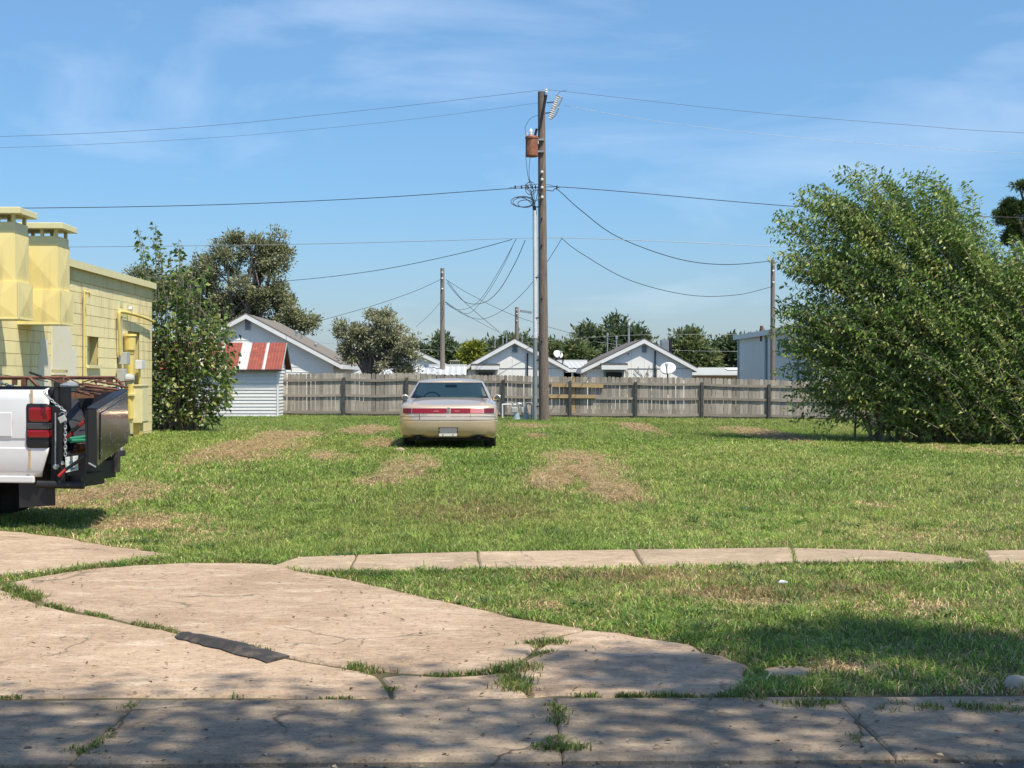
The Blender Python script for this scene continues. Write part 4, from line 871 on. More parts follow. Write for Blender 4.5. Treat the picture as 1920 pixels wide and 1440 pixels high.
def blob_tree(name, label, blobs, d, trunk, leaf, n, m, seed, depth=.8, clump=.5, per=26, group=None, bark='bark', up=.4, cat='tree', trunk_r=.22, width=.45, limbs=12, shell=.45, droop=0.0, sub=60, subr=.36):
    rg = np.random.default_rng(seed); s = d / F_PX
    base = P(trunk[0], 706, d); base.z = float(gz(base.x, min(d, 58))) if d < 60 else 0
    t = thing(name, label, cat, base, group=group)
    bl = [(P(x, y, d), rx * s, ry * s) for x, y, rx, ry in blobs]
    wts = np.array([b[1] * b[2] for b in bl]); wts /= wts.sum(); nc = n // per
    def onblob(k, lo):
        pick = rg.choice(len(bl), k, p=wts); dv = rg.normal(size=(k, 3)); dv /= np.linalg.norm(dv, axis=1, keepdims=True)
        rad = (lo + (1 - lo) * rg.random(k)) * (.86 + .3 * rg.random(k) ** 1.6); cen = np.array([list(b[0]) for b in bl])[pick]; rx = np.array([b[1] for b in bl])[pick]; ry = np.array([b[2] for b in bl])[pick]
        return cen + dv * np.stack([rx, (rx + ry) * .5 * depth, ry], 1) * rad[:, None], dv
    # boughs first, then leaf clumps gathered round each bough
    sub_c, sub_d = onblob(sub, shell); sr = subr * math.sqrt(float(np.mean([b[1] * b[2] for b in bl])))
    pk = rg.integers(0, sub, nc); o_ = rg.normal(size=(nc, 3)); o_ /= np.linalg.norm(o_, axis=1, keepdims=True); o_ *= rg.random((nc, 1)) ** .5
    cc = sub_c[pk] + o_ * sr * np.array([1, 1, .75]) * (.6 + .8 * rg.random(sub))[pk][:, None]; dv = sub_d[pk] * .5 + o_ * .7
    cs = clump * (.5 + rg.random(nc))
    off = rg.normal(size=(nc, per, 3)); off /= np.linalg.norm(off, axis=2, keepdims=True) + 1e-6; off *= rg.random((nc, per, 1)) ** .5
    pts = cc[:, None] + off * cs[:, None, None] * np.array([1, 1, .7])
    out = dv[:, None] * .6 + off * .8 + np.array([0, 0, up]) + rg.normal(size=(nc, per, 3)) * .5 - np.array([0, 0, droop])
    size = leaf * (.6 + .8 * rg.random(nc * per))
    cb = np.repeat(rg.random(nc) * .8 + .1, per)
    leaves_mesh('crown', pts.reshape(-1, 3), out.reshape(-1, 3), size, m, t, width=width, seed=seed, rbias=cb, normal=np.repeat(dv * .5 + np.array([.15, -.25, .75]), per, 0))
    mb = MB(); ctr = P(trunk[2], trunk[3], d); fork = Vector((base.x, base.y, base.z)).lerp(ctr, .45)
    mb.tube(smooth_path([base - Vector((0, 0, .2)), base.lerp(fork, .5) + Vector((.05 * trunk_r, 0, 0)), fork], 4), [trunk_r * (1.25 - .04 * i) for i in range(9)], 9)
    for k in range(limbs):
        e = Vector(cc[rg.integers(nc)]); md = fork.lerp(e, .5) + Vector((0, 0, .12 * (e - fork).length)); r0 = trunk_r * (.45 + .2 * rg.random())
        pth = smooth_path([fork - Vector((0, 0, .1)), md + Vector(rg.normal(size=3) * .06 * (e - fork).length), e], 5)
        mb.tube(pth, [r0 * (1 - .85 * i / (len(pth) - 1)) for i in range(len(pth))], 6, False)
        for q in range(3):
            e2 = Vector(cc[rg.integers(nc)]); st = pth[4 + q]
            if (e2 - st).length < 5 * clump + 1.5:
                p2 = smooth_path([st, st.lerp(e2, .5) + Vector((0, 0, .05)), e2], 3); mb.tube(p2, [r0 * .35 * (1 - .7 * i / (len(p2) - 1)) for i in range(len(p2))], 5, False)
    mb.build('trunk', M[bark], t, smooth=60)
    return t
blob_tree('elm_tree', 'large olive-grey tree behind the white house', [(485, 470, 52, 38), (432, 475, 34, 40), (520, 475, 28, 40), (425, 530, 60, 48), (495, 545, 56, 50), (455, 575, 85, 38), (540, 590, 36, 38), (565, 605, 26, 26), (390, 500, 30, 30), (350, 545, 48, 44), (300, 560, 50, 44), (262, 522, 24, 18), (400, 600, 80, 30)], 80, (450, 706, 455, 560), .16, 44000, M['l_olive'], 21, clump=.42, trunk_r=.34, limbs=30, shell=.35, sub=130, subr=.36)
blob_tree('olive_tree', 'silvery olive tree with dark trunk behind the fence', [(690, 600, 40, 32), (655, 628, 40, 30), (730, 622, 42, 34), (690, 640, 60, 30), (755, 652, 36, 26), (640, 655, 26, 20), (740, 672, 40, 18), (768, 680, 22, 14), (655, 668, 30, 14), (760, 694, 40, 10)], 60, (694, 706, 690, 632), .12, 19000, M['l_silver'], 22, clump=.26, trunk_r=.2, limbs=30, shell=.3, sub=75, subr=.34)
far = 'trees beyond the houses'
blob_tree('shade_tree', 'dark rounded tree right behind the gabled house roof', [(968, 640, 24, 18), (930, 660, 32, 22), (1000, 667, 32, 22), (905, 668, 30, 20), (960, 668, 50, 24)], 130, (965, 706, 965, 655), .42, 9000, M['l_dark'], 23, clump=.9, group=far, shell=.4)
blob_tree('shade_tree', 'low dark green trees left of the thin middle pole', [(830, 662, 34, 24), (800, 668, 30, 24), (855, 672, 26, 22), (780, 680, 30, 20)], 125, (825, 706, 828, 670), .42, 7000, M['l_dark'], 24, clump=.8, group=far, shell=.4)
blob_tree('young_tree', 'bright yellow-green young tree beside the gabled house', [(884, 655, 13, 15), (876, 672, 14, 14), (893, 672, 14, 16), (884, 685, 20, 12)], 95, (884, 706, 884, 675), .24, 3000, M['l_yel'], 25, clump=.4, per=16, shell=.3, trunk_r=.1)
blob_tree('shade_tree', 'olive green tree mass right of the utility pole', [(1050, 662, 32, 22), (1020, 672, 30, 20), (1082, 668, 30, 24), (1050, 685, 50, 18), (1100, 690, 24, 14)], 112, (1050, 706, 1050, 665), .36, 8000, M['l_mid'], 26, clump=.8, group=far, shell=.4)
blob_tree('shade_tree', 'tallest dark tree above the peeling house roof', [(1108, 643, 22, 24), (1150, 634, 32, 26), (1180, 628, 24, 20), (1195, 645, 20, 22), (1150, 656, 54, 24), (1130, 676, 50, 20)], 140, (1150, 706, 1150, 640), .44, 13000, M['l_dark'], 27, clump=.95, group=far, shell=.4)
blob_tree('shade_tree', 'rounded green tree right of the peeling house', [(1290, 642, 24, 24), (1305, 660, 28, 22), (1275, 660, 24, 22), (1300, 680, 42, 20)], 120, (1292, 706, 1292, 650), .38, 8000, M['l_mid'], 28, clump=.8, group=far, shell=.4)
blob_tree('shade_tree', 'dark tree beside the pale blue metal building', [(1362, 648, 24, 22), (1385, 655, 24, 22), (1345, 662, 26, 22), (1375, 678, 42, 20), (1420, 652, 24, 24)], 126, (1365, 706, 1365, 655), .4, 8000, M['l_dark'], 29, clump=.8, group=far, shell=.4)
blob_tree('pine_tree', 'dark pine tree rising behind the big bush at right', [(1920, 352, 20, 18), (1903, 390, 22, 18), (1876, 402, 16, 13), (1935, 390, 24, 24), (1888, 418, 22, 9), (1928, 432, 24, 14), (1900, 445, 20, 10), (1955, 360, 26, 30), (1965, 410, 28, 30), (1950, 455, 36, 20)], 56, (1965, 706, 1955, 400), .13, 52000, M['l_pine'], 30, clump=.16, per=34, trunk_r=.25, width=.18, shell=.35, up=.2, limbs=16, sub=150, subr=.36)
def far_woods():
    rg = np.random.default_rng(77); n = 3600; xs = rg.uniform(-170, 190, n)
    h = 2.6 + 2.6 * fbm(xs * .06, xs * 0 + 3, 8, 3); cc = np.stack([xs, 215 + rg.uniform(-6, 6, n), rg.random(n) ** .6 * h], 1)
    per = 9; off = rg.normal(size=(n, per, 3)) * .6; pts = (cc[:, None] + off).reshape(-1, 3)
    o = leaves_mesh('far_woods', pts, rg.normal(size=(n * per, 3)) + np.array([0, 0, .4]), .55 * (.6 + .8 * rg.random(n * per)), M['l_dark'], None, width=.7, seed=9)
    tag(o, 'low band of distant woods along the horizon', 'woods', kind='stuff')
far_woods()
def shoot_plant(name, label, cat, base_pts, shoots, leaf, m, seed, per_m, bark, stem_r, width, droop, extra=None, normal_up=.6, spread=.35, along=.25):
    'bush made of arching stems with leaves set along them; shoots = list of polylines'
    rg = np.random.default_rng(seed); t = thing(name, label, cat, base_pts)
    mb = MB(); lp = []; ld = []; rb = []
    for pth, start, r0 in shoots:
        L = sum((pth[i + 1] - pth[i]).length for i in range(len(pth) - 1)); n = max(3, int(L * per_m * (1 - start)))
        if r0 > 0: mb.tube(pth, [r0 * (1 - .85 * i / (len(pth) - 1)) for i in range(len(pth))], 4, False)
        cum = [0]
        for i in range(len(pth) - 1): cum.append(cum[-1] + (pth[i + 1] - pth[i]).length)
        bias = rg.random() * .7 + .12
        for j in range(n):
            f = (start + (1 - start) * (j + rg.random()) / n) * L; i = max(0, min(len(pth) - 2, int(np.searchsorted(cum, f)) - 1))
            p = pth[i].lerp(pth[i + 1], (f - cum[i]) / max(1e-6, cum[i + 1] - cum[i])); tg = (pth[i + 1] - pth[i]).normalized()
            sd = Vector(rg.normal(size=3)); sd -= tg * sd.dot(tg); sd.normalize()
            dv = sd * .9 + tg * along + Vector((0, 0, -droop))
            lp.append(p + sd * spread * leaf * rg.random()); ld.append(dv); rb.append(bias)
    mb.build('stem', M[bark], t, smooth=60)
    lp = np.array([list(v) for v in lp]); ld = np.array([list(v) for v in ld])
    leaves_mesh('foliage', lp, ld, leaf * (.55 + .7 * rg.random(len(lp))), m, t, width=width, fold=.3, seed=seed, rbias=np.array(rb), normal=np.array([[0, 0, normal_up]]) * np.ones((len(lp), 1)))
    return t, len(lp)
def inside(poly, x, y):
    poly = np.asarray(poly, float); x = np.asarray(x, float); y = np.asarray(y, float); r = np.zeros(x.shape, bool); j = len(poly) - 1
    for i in range(len(poly)):
        xi, yi = poly[i]; xj, yj = poly[j]
        r ^= ((yi > y) != (yj > y)) & (x < (xj - xi) * (y - yi) / (yj - yi + 1e-12) + xi); j = i
    return r
# big bush on the right
BD = 35.5
sil = [(1440, 440), (1452, 398), (1486, 362), (1522, 345), (1560, 322), (1615, 303), (1650, 330), (1690, 322), (1738, 315), (1765, 340), (1800, 350), (1825, 375), (1842, 425), (1890, 440), (1990, 440), (2080, 520), (2120, 700), (2100, 815), (1990, 826), (1880, 826), (1760, 822), (1680, 812), (1600, 798), (1530, 788), (1490, 755), (1470, 720), (1450, 690), (1455, 640), (1448, 600), (1470, 545), (1450, 500)]
rg = np.random.default_rng(5); shoots = []; root = G(1760, 822); cx_, cy_ = 1780., 600.
inner = [(cx_ + (x - cx_) * .80, cy_ + (y - cy_) * .80 + 8) for x, y in sil]
cands = []
while len(cands) < 3250:
    x, y = rg.uniform(1430, 2130, 600), rg.uniform(300, 830, 600); ok = inside(sil, x, y); ring_ = ok & ~inside(inner, x, y); gate = fbm(x / 17., y / 17., 61, 2) > .52; hole = fbm(x / 34., y / 34., 63, 2) < .42
    ok &= (~ring_ | (gate & (rg.random(600) < .75))) & (~hole | (rg.random(600) < .25)); cands += list(zip(x[ok], y[ok]))
while len(cands) < 3480:
    x, y = rg.uniform(1448, 1600, 200), rg.uniform(500, 770, 200); ok = inside(sil, x, y) & (rg.random(200) < .5); cands += list(zip(x[ok], y[ok]))
for i, (x, y) in enumerate(cands[:3480]):
    edge = not inside(inner, np.array([x]), np.array([y]))[0]
    half = 2.5 * math.sqrt(max(.08, 1 - ((y - 610) / 330) ** 2)) * math.sqrt(max(.1, 1 - ((x - 1800) / 380) ** 2))
    dy = rg.uniform(-1, 1); dy = math.copysign(abs(dy) ** .6, dy) * half
    if rg.random() < .7: dy = -abs(dy)
    tip = P(x, y, BD + dy); f = (x - 1790) / 330; g = (840 - y) / 520
    dv = Vector((-.62 + .45 * f - .25 * (f < -.5) + rg.normal() * .16, rg.normal() * .25 + dy / 7, .25 + .9 * g + rg.normal() * .16)).normalized()
    ln = rg.uniform(.7, 1.7) if not edge else rg.uniform(.9, 1.9); st = tip - dv * ln; st.z = max(st.z, float(gz(st.x, st.y)) + .1)
    shoots.append((smooth_path([st, st.lerp(tip, .55) + Vector((.04, 0, .10 * ln)), tip], 4), .0 if not edge else .12, .0075))
for (x, y, dx, dy) in [(1615, 300, 60, 85), (1560, 320, 62, 60), (1520, 342, 66, 60), (1484, 360, 66, 66), (1450, 396, 70, 52), (1438, 428, 74, 30), (1445, 446, 74, 34), (1645, 316, 44, 80), (1690, 318, 42, 80), (1738, 312, 28, 90), (1765, 330, 22, 85), (1798, 342, 14, 80), (1822, 352, 2, 85), (1438, 480, 74, 14), (1578, 332, 56, 60), (1714, 330, 36, 70), (1500, 350, 66, 66), (1543, 370, 60, 50), (1468, 502, 66, 24), (1440, 622, 66, -6), (1452, 660, 56, 12), (1447, 702, 64, -12), (1453, 560, 56, 22), (1472, 748, 66, -22), (1518, 792, 66, -38), (1602, 316, 54, 70), (1664, 326, 42, 70), (1842, 398, 2, 80), (1460, 474, 70, 26), (1448, 592, 60, 15), (1486, 772, 60, -28), (1630, 345, 50, 75), (1860, 432, 6, 60), (1895, 438, 10, 60)]:
    for k in range(3):
        o = np.abs(rg.normal(size=2)) * 9 * k; d = BD + rg.uniform(-1.5, .6); ln = rg.uniform(1.1, 1.7)
        a = P(x + dx * ln + o[0], y + dy * ln + o[1], d); b = P(x + o[0], y + o[1], d); c = a.lerp(b, .55) + Vector((.02, 0, .12))
        shoots.append((smooth_path([a, c, b], 5), .05, .008))
for k in range(110):
    x0 = rg.uniform(1600, 2000); x1 = x0 - rg.uniform(-120, 200); y1 = rg.uniform(430, 740)
    if not inside(sil, np.array([x1]), np.array([y1]))[0]: continue
    d0 = BD + rg.uniform(-1.5, 1.2); a = P(x0, 825, d0); b = P(x1, y1, d0 - rg.uniform(0, 1.2)); c = a.lerp(b, .5) + Vector((0, 0, .3))
    shoots.append((smooth_path([a, c, b], 6), .99, rg.uniform(.015, .04)))
tb, nl = shoot_plant('overgrown_bush', 'huge leafy green bush with arching shoots at right', 'bush', root, shoots, .13, M['l_bush'], 41, 25, 'bark_pale', .01, .44, .32, along=.55)
# sapling clump left, at the corner of the yellow building
SDp = 35.2; rg = np.random.default_rng(6); shoots = []; root = G(335, 806)
tops = [(258, 425), (262, 432), (286, 415), (290, 425), (335, 448), (340, 460), (318, 470), (300, 455), (272, 480), (362, 500), (352, 520), (330, 500), (378, 535), (310, 500), (290, 520), (398, 560), (410, 590), (388, 580), (345, 560), (425, 625), (418, 650), (436, 700), (440, 725), (428, 690), (270, 600), (275, 560), (268, 660), (262, 690), (400, 640), (380, 620), (415, 740), (398, 765), (270, 740), (285, 640), (310, 600), (330, 580), (355, 600), (370, 660), (395, 690), (300, 690), (340, 660), (385, 730), (360, 730), (320, 740)]
for (x, y) in tops:
    for k in range(2):
        d = SDp + rg.uniform(-.9, .7); xb = 325 + rg.uniform(-35, 45)
        a = P(xb, 806, SDp + rg.uniform(-.3, .3)); a.z = float(gz(a.x, SDp)) - .05; b = P(x + rg.normal() * 5 * k, y + abs(rg.normal()) * 14 * k, d); c = a.lerp(b, .55) + Vector(((b.x - a.x) * .12, 0, -.05))
        pth = smooth_path([a, a.lerp(c, .5), c, b], 5); L = (b - a).length
        shoots.append((pth, .33 if y < 560 else .2, .012 + .007 * L / 2))
dense = [(262, 520), (300, 470), (345, 470), (385, 540), (415, 600), (425, 660), (435, 720), (415, 770), (400, 800), (270, 808), (262, 740), (268, 640)]
n = 0
while n < 640:
    x, y = rg.uniform(255, 445), rg.uniform(460, 808)
    if y < 620 and rg.random() < .8: continue
    if not inside(dense, np.array([x]), np.array([y]))[0]: continue
    d = SDp + rg.uniform(-1.1, 1.0); p = P(x, y, d); p.z = max(p.z, float(gz(p.x, d)) + .05); dv = Vector(((x - 340) / 200 + rg.normal() * .4, rg.normal() * .4 - .2, .7 + rg.normal() * .4)).normalized(); ln = rg.uniform(.25, .6)
    shoots.append(([p, p + dv * ln * .5, p + dv * ln], 0, .006)); n += 1
shoot_plant('mulberry_sapling', 'tall leafy sapling clump at the corner of yellow building', 'sapling', root, shoots, .14, M['l_mulb'], 42, 13, 'bark_pale', .01, .66, .5)
# roadside tree behind the viewpoint: only its shade reaches into the photograph
blob = []
def shade_tree_overhead():
    rg = np.random.default_rng(12); base = Vector((7.4, -5.0, -.03)); t = thing('roadside_tree', 'street tree whose dappled shade falls across the foreground', 'tree', base)
    spec = SHADE
    cc = []
    for (x, y, z, rx, ry, rz, n) in spec:
        dv = rg.normal(size=(n, 3)); dv /= np.linalg.norm(dv, axis=1, keepdims=True); rad = rg.random(n) ** .4
        cc.append(np.array([x, y, z]) + dv * np.array([rx, ry, rz]) * rad[:, None])
    cc = np.concatenate(cc); n = len(cc); per = 30
    off = rg.normal(size=(n, per, 3)) * .2; pts = (cc[:, None] + off).reshape(-1, 3)
    leaves_mesh('crown', pts, rg.normal(size=(n * per, 3)) + np.array([0, 0, -.2]), .15 * (.6 + .8 * rg.random(n * per)), M['l_mid'], t, width=.55, seed=12)
    mb = MB(); fork = Vector((7.0, -4.3, 7.0)); mb.tube(smooth_path([base - Vector((0, 0, .3)), base + Vector((-.1, .1, 3.5)), fork], 4), [.3, .28, .27, .26, .25, .24, .23, .22, .22], 10)
    for k in range(26):
        e = Vector(cc[rg.integers(n)]); pth = smooth_path([fork, fork.lerp(e, .5) + Vector((0, 0, .5)), e], 5); mb.tube(pth, [.11 * (1 - .85 * i / (len(pth) - 1)) for i in range(len(pth))], 6, False)
    mb.build('trunk', M['bark'], t, smooth=60)
# crown masses: centre x y z, radii, number of leaf clumps
SHADE = [(3.8, 1.85, 11.6, 3.1, 1.35, .6, 84), (6.4, 1.4, 11.6, 1.6, 1.3, .7, 70), (6.2, 3.75, 12.0, .75, .42, .35, 56), (7.1, 3.1, 12.0, .6, .4, .35, 34), (1.9, 1.6, 11.4, 1.2, .8, .5, 36), (4.9, 3.1, 12.0, .7, .4, .3, 22), (6, -3, 12.5, 3.2, 3.0, 1.5, 120), (6.2, 2.45, 12.0, 1.2, .3, .3, 20)]
shade_tree_overhead()

# ---------------------------------------------------------------- parked gold coupe
M['gold'] = mat('gold_metallic_paint', (.75, .595, .425), .24, .55, c2=(.73, .575, .41), scale=3, coat=.8)
M['glass_car'] = glassmat('car_glass', (.62, .88, .78)); M['glass_clear'] = glassmat('windshield_glass', (.86, .94, .92))
M['lamp_red'] = mat('red_lamp', (.21, .004, .008), .25, coat=.4); M['lamp_dark'] = mat('dark_red_lamp', (.12, .005, .008), .22, coat=.6); M['lamp_pink'] = mat('pink_lamp', (.50, .17, .17), .2, coat=1)
M['mirror'] = mat('mirror', (.10, .12, .11), .12, .5); M['chrome'] = mat('chrome', (.75, .76, .78), .12, 1.0); M['trim'] = mat('black_trim', (.012, .012, .014), .45); M['plate'] = mat('grey_plate', (.20, .205, .21), .6, c2=(.13, .13, .13), scale=14, lo=.5, hi=.7)
M['plate_light'] = mat('pale_plate', (.66, .63, .56), .6); M['cabin'] = mat('tan_cabin', (.34, .30, .24), .8); M['rim'] = mat('alloy', (.5, .5, .5), .3, .9)
CX, CY = XX(840.5, 28.0), 28.0
car = thing('parked_car', 'gold two-door sedan parked on the grass, seen from behind', 'car', (CX, CY, float(gz(CX, CY + 1.6)) + .0))
CL = 5.25; YC = .5; YCF = .75
def wside(y): return 1 - .05 * max(0, (y - 3.6) / 1.65) ** 1.5 - .03 * max(0, (1.2 - y) / 1.2) ** 2
LV = [(.235, .15, .87), (.25, .11, .89), (.30, .05, .925), (.38, .012, .945), (.46, 0, .95), (.548, .0, .952), (.558, .022, .945), (.57, .024, .945), (.58, .006, .952), (.64, .02, .95), (.70, .045, .945), (.80, .085, .93), (.83, .11, .918), (.85, .15, .90), (.862, .21, .872)]
def zs(y): return np.interp(y, [0, .6, 1.2, 2.5, 3.6, 4.4, 5.25], [.862, .885, .91, .905, .89, .82, .68])
def arch(y):
    z = 0
    for yc in (1.2, 4.08):
        if abs(y - yc) < .385: z = max(z, .33 + math.sqrt(.385 ** 2 - (y - yc) ** 2))
    return z
def loop(zr, yo, w):
    pts = []
    for a in np.linspace(0, math.pi / 2, 13):
        n = 3.4; x = math.sin(a) ** (2 / n); y = YC - (YC - yo) * math.cos(a) ** (2 / n); pts.append((x, y))
    ysd = sorted(set(list(np.linspace(.55, CL - YCF - .05, 26)) + [1.2 + .385 * math.cos(q) for q in np.linspace(0, math.pi, 13)] + [4.08 + .385 * math.cos(q) for q in np.linspace(0, math.pi, 13)]))
    pts += [(1, y) for y in ysd]
    for a in np.linspace(0, math.pi / 2, 11):
        n = 2.6; x = math.cos(a) ** (2 / n); y = (CL - YCF) + (YCF - yo) * math.sin(a) ** (2 / n); pts.append((x, y))
    out = []
    for x, y in pts:
        zz = .2 if .5 < y < 4.9 else .235; zb = .235 + (.2 - .235) * float(sstep(.2, .7, y))
        z = zb + (zr - .235) / (.862 - .235) * (zs(y) - zb)
        if x > .9: z = max(z, min(arch(y), .72))
        if zr < .27 and y < .4: z += .045 * math.exp(-((x * w - .58) / .12) ** 2)
        out.append((x * w * wside(y), y, z))
    return out
loops = [loop(*l) for l in LV]; m_ = len(loops[0])
def ring(l): return l + [(-x, y, z) for x, y, z in l[::-1][1:-1]]
mb = MB(); rings = [ring(l) for l in loops]; k = len(rings[0])
mb.v = [v for r_ in rings for v in r_]
mb.f = [(i * k + j, i * k + (j + 1) % k, (i + 1) * k + (j + 1) % k, (i + 1) * k + j) for i in range(len(rings) - 1) for j in range(k)]
last = loops[-1]; nc = 48
ly = np.array([p[1] for p in last]); lx = np.array([p[0] for p in last]); lz = np.array([p[2] for p in last])
ycap = sorted(set([round(v, 4) for v in ly] + [round(v, 4) for v in np.linspace(float(ly[0]) + .004, 1.3, 46)]))
def deck(y): return float(np.interp(y, [.2, .55, 1.15, 2, 3.7, 4.3, 4.8, 5.1, 5.25], [.915, .94, .985, .99, .985, .93, .84, .72, .66]))
rows = []; y0_ = float(ly[0])
for y in ycap:
    if y <= 2.5: xm = float(np.interp(y, ly[:40], lx[:40]))
    else: xm = float(np.interp(y, ly[::1], lx[::1]))
    zm = float(np.interp(y, ly, lz)); row = []
    for q in range(nc + 1):
        u = -1 + 2 * q / nc; xx = xm * u; side = zm + (deck(y) - zm) * (1 - abs(u) ** 5)
        e = max(.10, .50 * math.sqrt(max(0, 1 - (xx / .66) ** 2)))
        f = min(1, max(0, (y - y0_) / e)); f = f if e > .2 else math.sin(f * math.pi / 2)
        row.append((xx, y, zm + (side - zm) * f))
    rows.append(row)
rows_body = rows
n0 = len(mb.v); mb.v += [v for r_ in rows for v in r_]
mb.f += [(n0 + i * (nc + 1) + j, n0 + i * (nc + 1) + j + 1, n0 + (i + 1) * (nc + 1) + j + 1, n0 + (i + 1) * (nc + 1) + j) for i in range(len(rows) - 1) for j in range(nc)]
body = mb.build('body', M['gold'], car, smooth=32, world=False)
bmm = bmesh.new(); bmm.from_mesh(body.data); bmesh.ops.remove_doubles(bmm, verts=bmm.verts, dist=.0006); bmesh.ops.recalc_face_normals(bmm, faces=bmm.faces); bmm.to_mesh(body.data); bmm.free()
MB().box(-.80, .80, .5, 4.9, .17, .42).build('underbody', M['trim'], car, world=False)
MB().box(-.86, .86, .25, .6, .27, .5).build('inner_bumper', M['trim'], car, world=False)
# greenhouse as stacked plan loops, split into paint and glass
def gloop(u):
    pts = []; y0, y1, w, z = 1.06 + .92 * u ** .92, 3.86 - .92 * u, .862 - .205 * u ** 1.15, .90 + .405 * u
    ang = np.concatenate([np.linspace(0, .9, 11), np.linspace(.93, math.pi / 2, 14)])
    for a in ang:
        n = 4.2; pts.append((w * math.sin(a) ** (2 / n), y0 + .34 - .34 * math.cos(a) ** (2 / n) - .06 * math.cos(a) ** 2))
    for y in np.linspace(y0 + .40, y1 - .42, 14): pts.append((w, y))
    for a in ang:
        n = 4.2; pts.append((w * math.cos(a) ** (2 / n), y1 - .40 + .40 * math.sin(a) ** (2 / n) + .08 * math.sin(a) ** 2))
    return [(x, y, z) for x, y in pts]
us = [0, .17, .2, .35, .5, .65, .8, .9, .935, 1]
GL = [ring(gloop(u)) for u in us]; k = len(GL[0]); half = len(gloop(0))
parts = {'cabin_frame': MB(), 'rear_window': MB(), 'windshield': MB(), 'side_window': MB(), 'side_window2': MB(), 'seal': MB()}
for i in range(len(us) - 1):
    for j in range(k):
        q = [GL[i][j], GL[i][(j + 1) % k], GL[i + 1][(j + 1) % k], GL[i + 1][j]]; cx = sum(p[0] for p in q) / 4; cy = sum(p[1] for p in q) / 4
        um = (us[i] + us[i + 1]) / 2; w = .862 - .205 * um; key = 'cabin_frame'
        y0, y1 = 1.06 + .92 * um, 3.86 - .92 * um
        if .18 < um < .92:
            if abs(cx) < w * .945 and cy < y0 + .3: key = 'rear_window' if abs(cx) < w * .895 and .2 < um < .9 else 'seal'
            elif abs(cx) < w * .94 and cy > y1 - .34: key = 'windshield'
            elif abs(cx) > w * .93 and y0 + .62 < cy < y1 - .36: key = 'side_window' if cx > 0 else 'side_window2'
        if key == 'cabin_frame' and (.17 <= um < .2 or .9 < um < .936) and abs(cx) < w * .9 and cy < y0 + .3: key = 'seal'
        parts[key].add(q, [(0, 1, 2, 3)])
rtop = gloop(1); rows = []
for x, y, z in rtop: rows.append([(x * (-1 + 2 * q / 10), y, z + .06 * (1 - abs(-1 + 2 * q / 10) ** 2.4) * float(sstep(1.93, 2.25, y) * (1 - sstep(2.72, 3.0, y)) * .8 + .2)) for q in range(11)])
n0 = len(parts['cabin_frame'].v); mbp = parts['cabin_frame']; mbp.v += [v for r_ in rows for v in r_]
mbp.f += [(n0 + i * 11 + j, n0 + i * 11 + j + 1, n0 + (i + 1) * 11 + j + 1, n0 + (i + 1) * 11 + j) for i in range(len(rows) - 1) for j in range(10)]
for key, b in parts.items():
    mm = {'cabin_frame': M['gold'], 'seal': M['trim'], 'rear_window': M['glass_car'], 'windshield': M['glass_clear']}.get(key, M['glass_clear'])
    o = b.build(key if key != 'side_window2' else 'side_window', mm, car, smooth=40, world=False)
    bmm = bmesh.new(); bmm.from_mesh(o.data); bmesh.ops.remove_doubles(bmm, verts=bmm.verts, dist=.0006); bmesh.ops.recalc_face_normals(bmm, faces=bmm.faces); bmm.to_mesh(o.data); bmm.free()
def deckz(x, y):
    i = min(range(len(ycap)), key=lambda q: abs(ycap[q] - y)); row = rows_body[i]; return float(np.interp(x, [p[0] for p in row], [p[2] for p in row]))
for s in (-1, 1):
    MB().tube([(s * (.70 - .06 * f), .24 + .8 * f, deckz(s * (.70 - .06 * f), .24 + .8 * f) + .0) for f in np.linspace(0, 1, 10)], .004, 4).build('trunk_seam', M['trim'], car, world=False)
# rear fittings follow the rear surface
def rear(xf, z, off=.006):
    z_, y_, w_ = [l[0] for l in LV], [l[1] for l in LV], [l[2] for l in LV]
    yo = float(np.interp(z, z_, y_)); w = float(np.interp(z, z_, w_)); n = 3.4
    x = min(abs(xf) / w, .9999); y = YC - (YC - yo) * (1 - x ** n) ** (1 / n)
    return Vector((xf, y - off, z))
def strip(name, x0, x1, z0, z1, m_, off=.006, n=10, nz=2):
    b = MB(); b.grid(lambda u, v: rear(x0 + (x1 - x0) * u, z0 + (z1 - z0) * v, off), n, nz); return b.build(name, m_, car, smooth='all', world=False)
strip('lamp_surround', -.885, .885, .695, .803, M['gold'], .004, 40)
strip('taillight', -.87, -.70, .703, .795, M['lamp_dark'], .009)
strip('taillight', -.69, -.035, .703, .795, M['lamp_red'], .009)
strip('taillight', .04, .42, .703, .795, M['lamp_red'], .009)
strip('reversing_light', .425, .665, .703, .795, M['lamp_pink'], .009)
strip('taillight', .675, .87, .703, .795, M['lamp_dark'], .009)
em = MB(); em.prism([(-.022, .03, .722), (.028, .03, .722), (.032, .03, .812), (-.026, .03, .812)], (0, .03, 0)); e_ = em.build('emblem', M['chrome'], car, world=False)
MB().box(.001, .006, .026, .031, .73, .80).build('emblem_bar', M['plate'], e_, world=False)
r = random.Random(4)
for x0, nL, stp in ((-.64, 9, .027), (.50, 6, .024)):
    b = MB()
    for q in range(nL):
        p = rear(x0 + q * stp, .672, .004); hh = .012
        if q == 4: continue
        b.box(p.x, p.x + .006, p.y, p.y + .003, .665, .665 + hh); b.box(p.x + .008, p.x + stp * .7, p.y, p.y + .003, .665 if q % 2 else .673, (.669 if q % 2 else .677))
    b.build('lettering', M['trim'] if x0 < 0 else M['plate_light'], car, world=False)
for x in (-.48, -.27, .2, .31): strip('lamp_divider', x, x + .006, .703, .795, M['lamp_dark'], .011, 1)
for x0, x1 in ((-.28, -.18), (.12, .22)): strip('reflector', x0, x1, .738, .75, M['lamp_pink'], .011, 4)
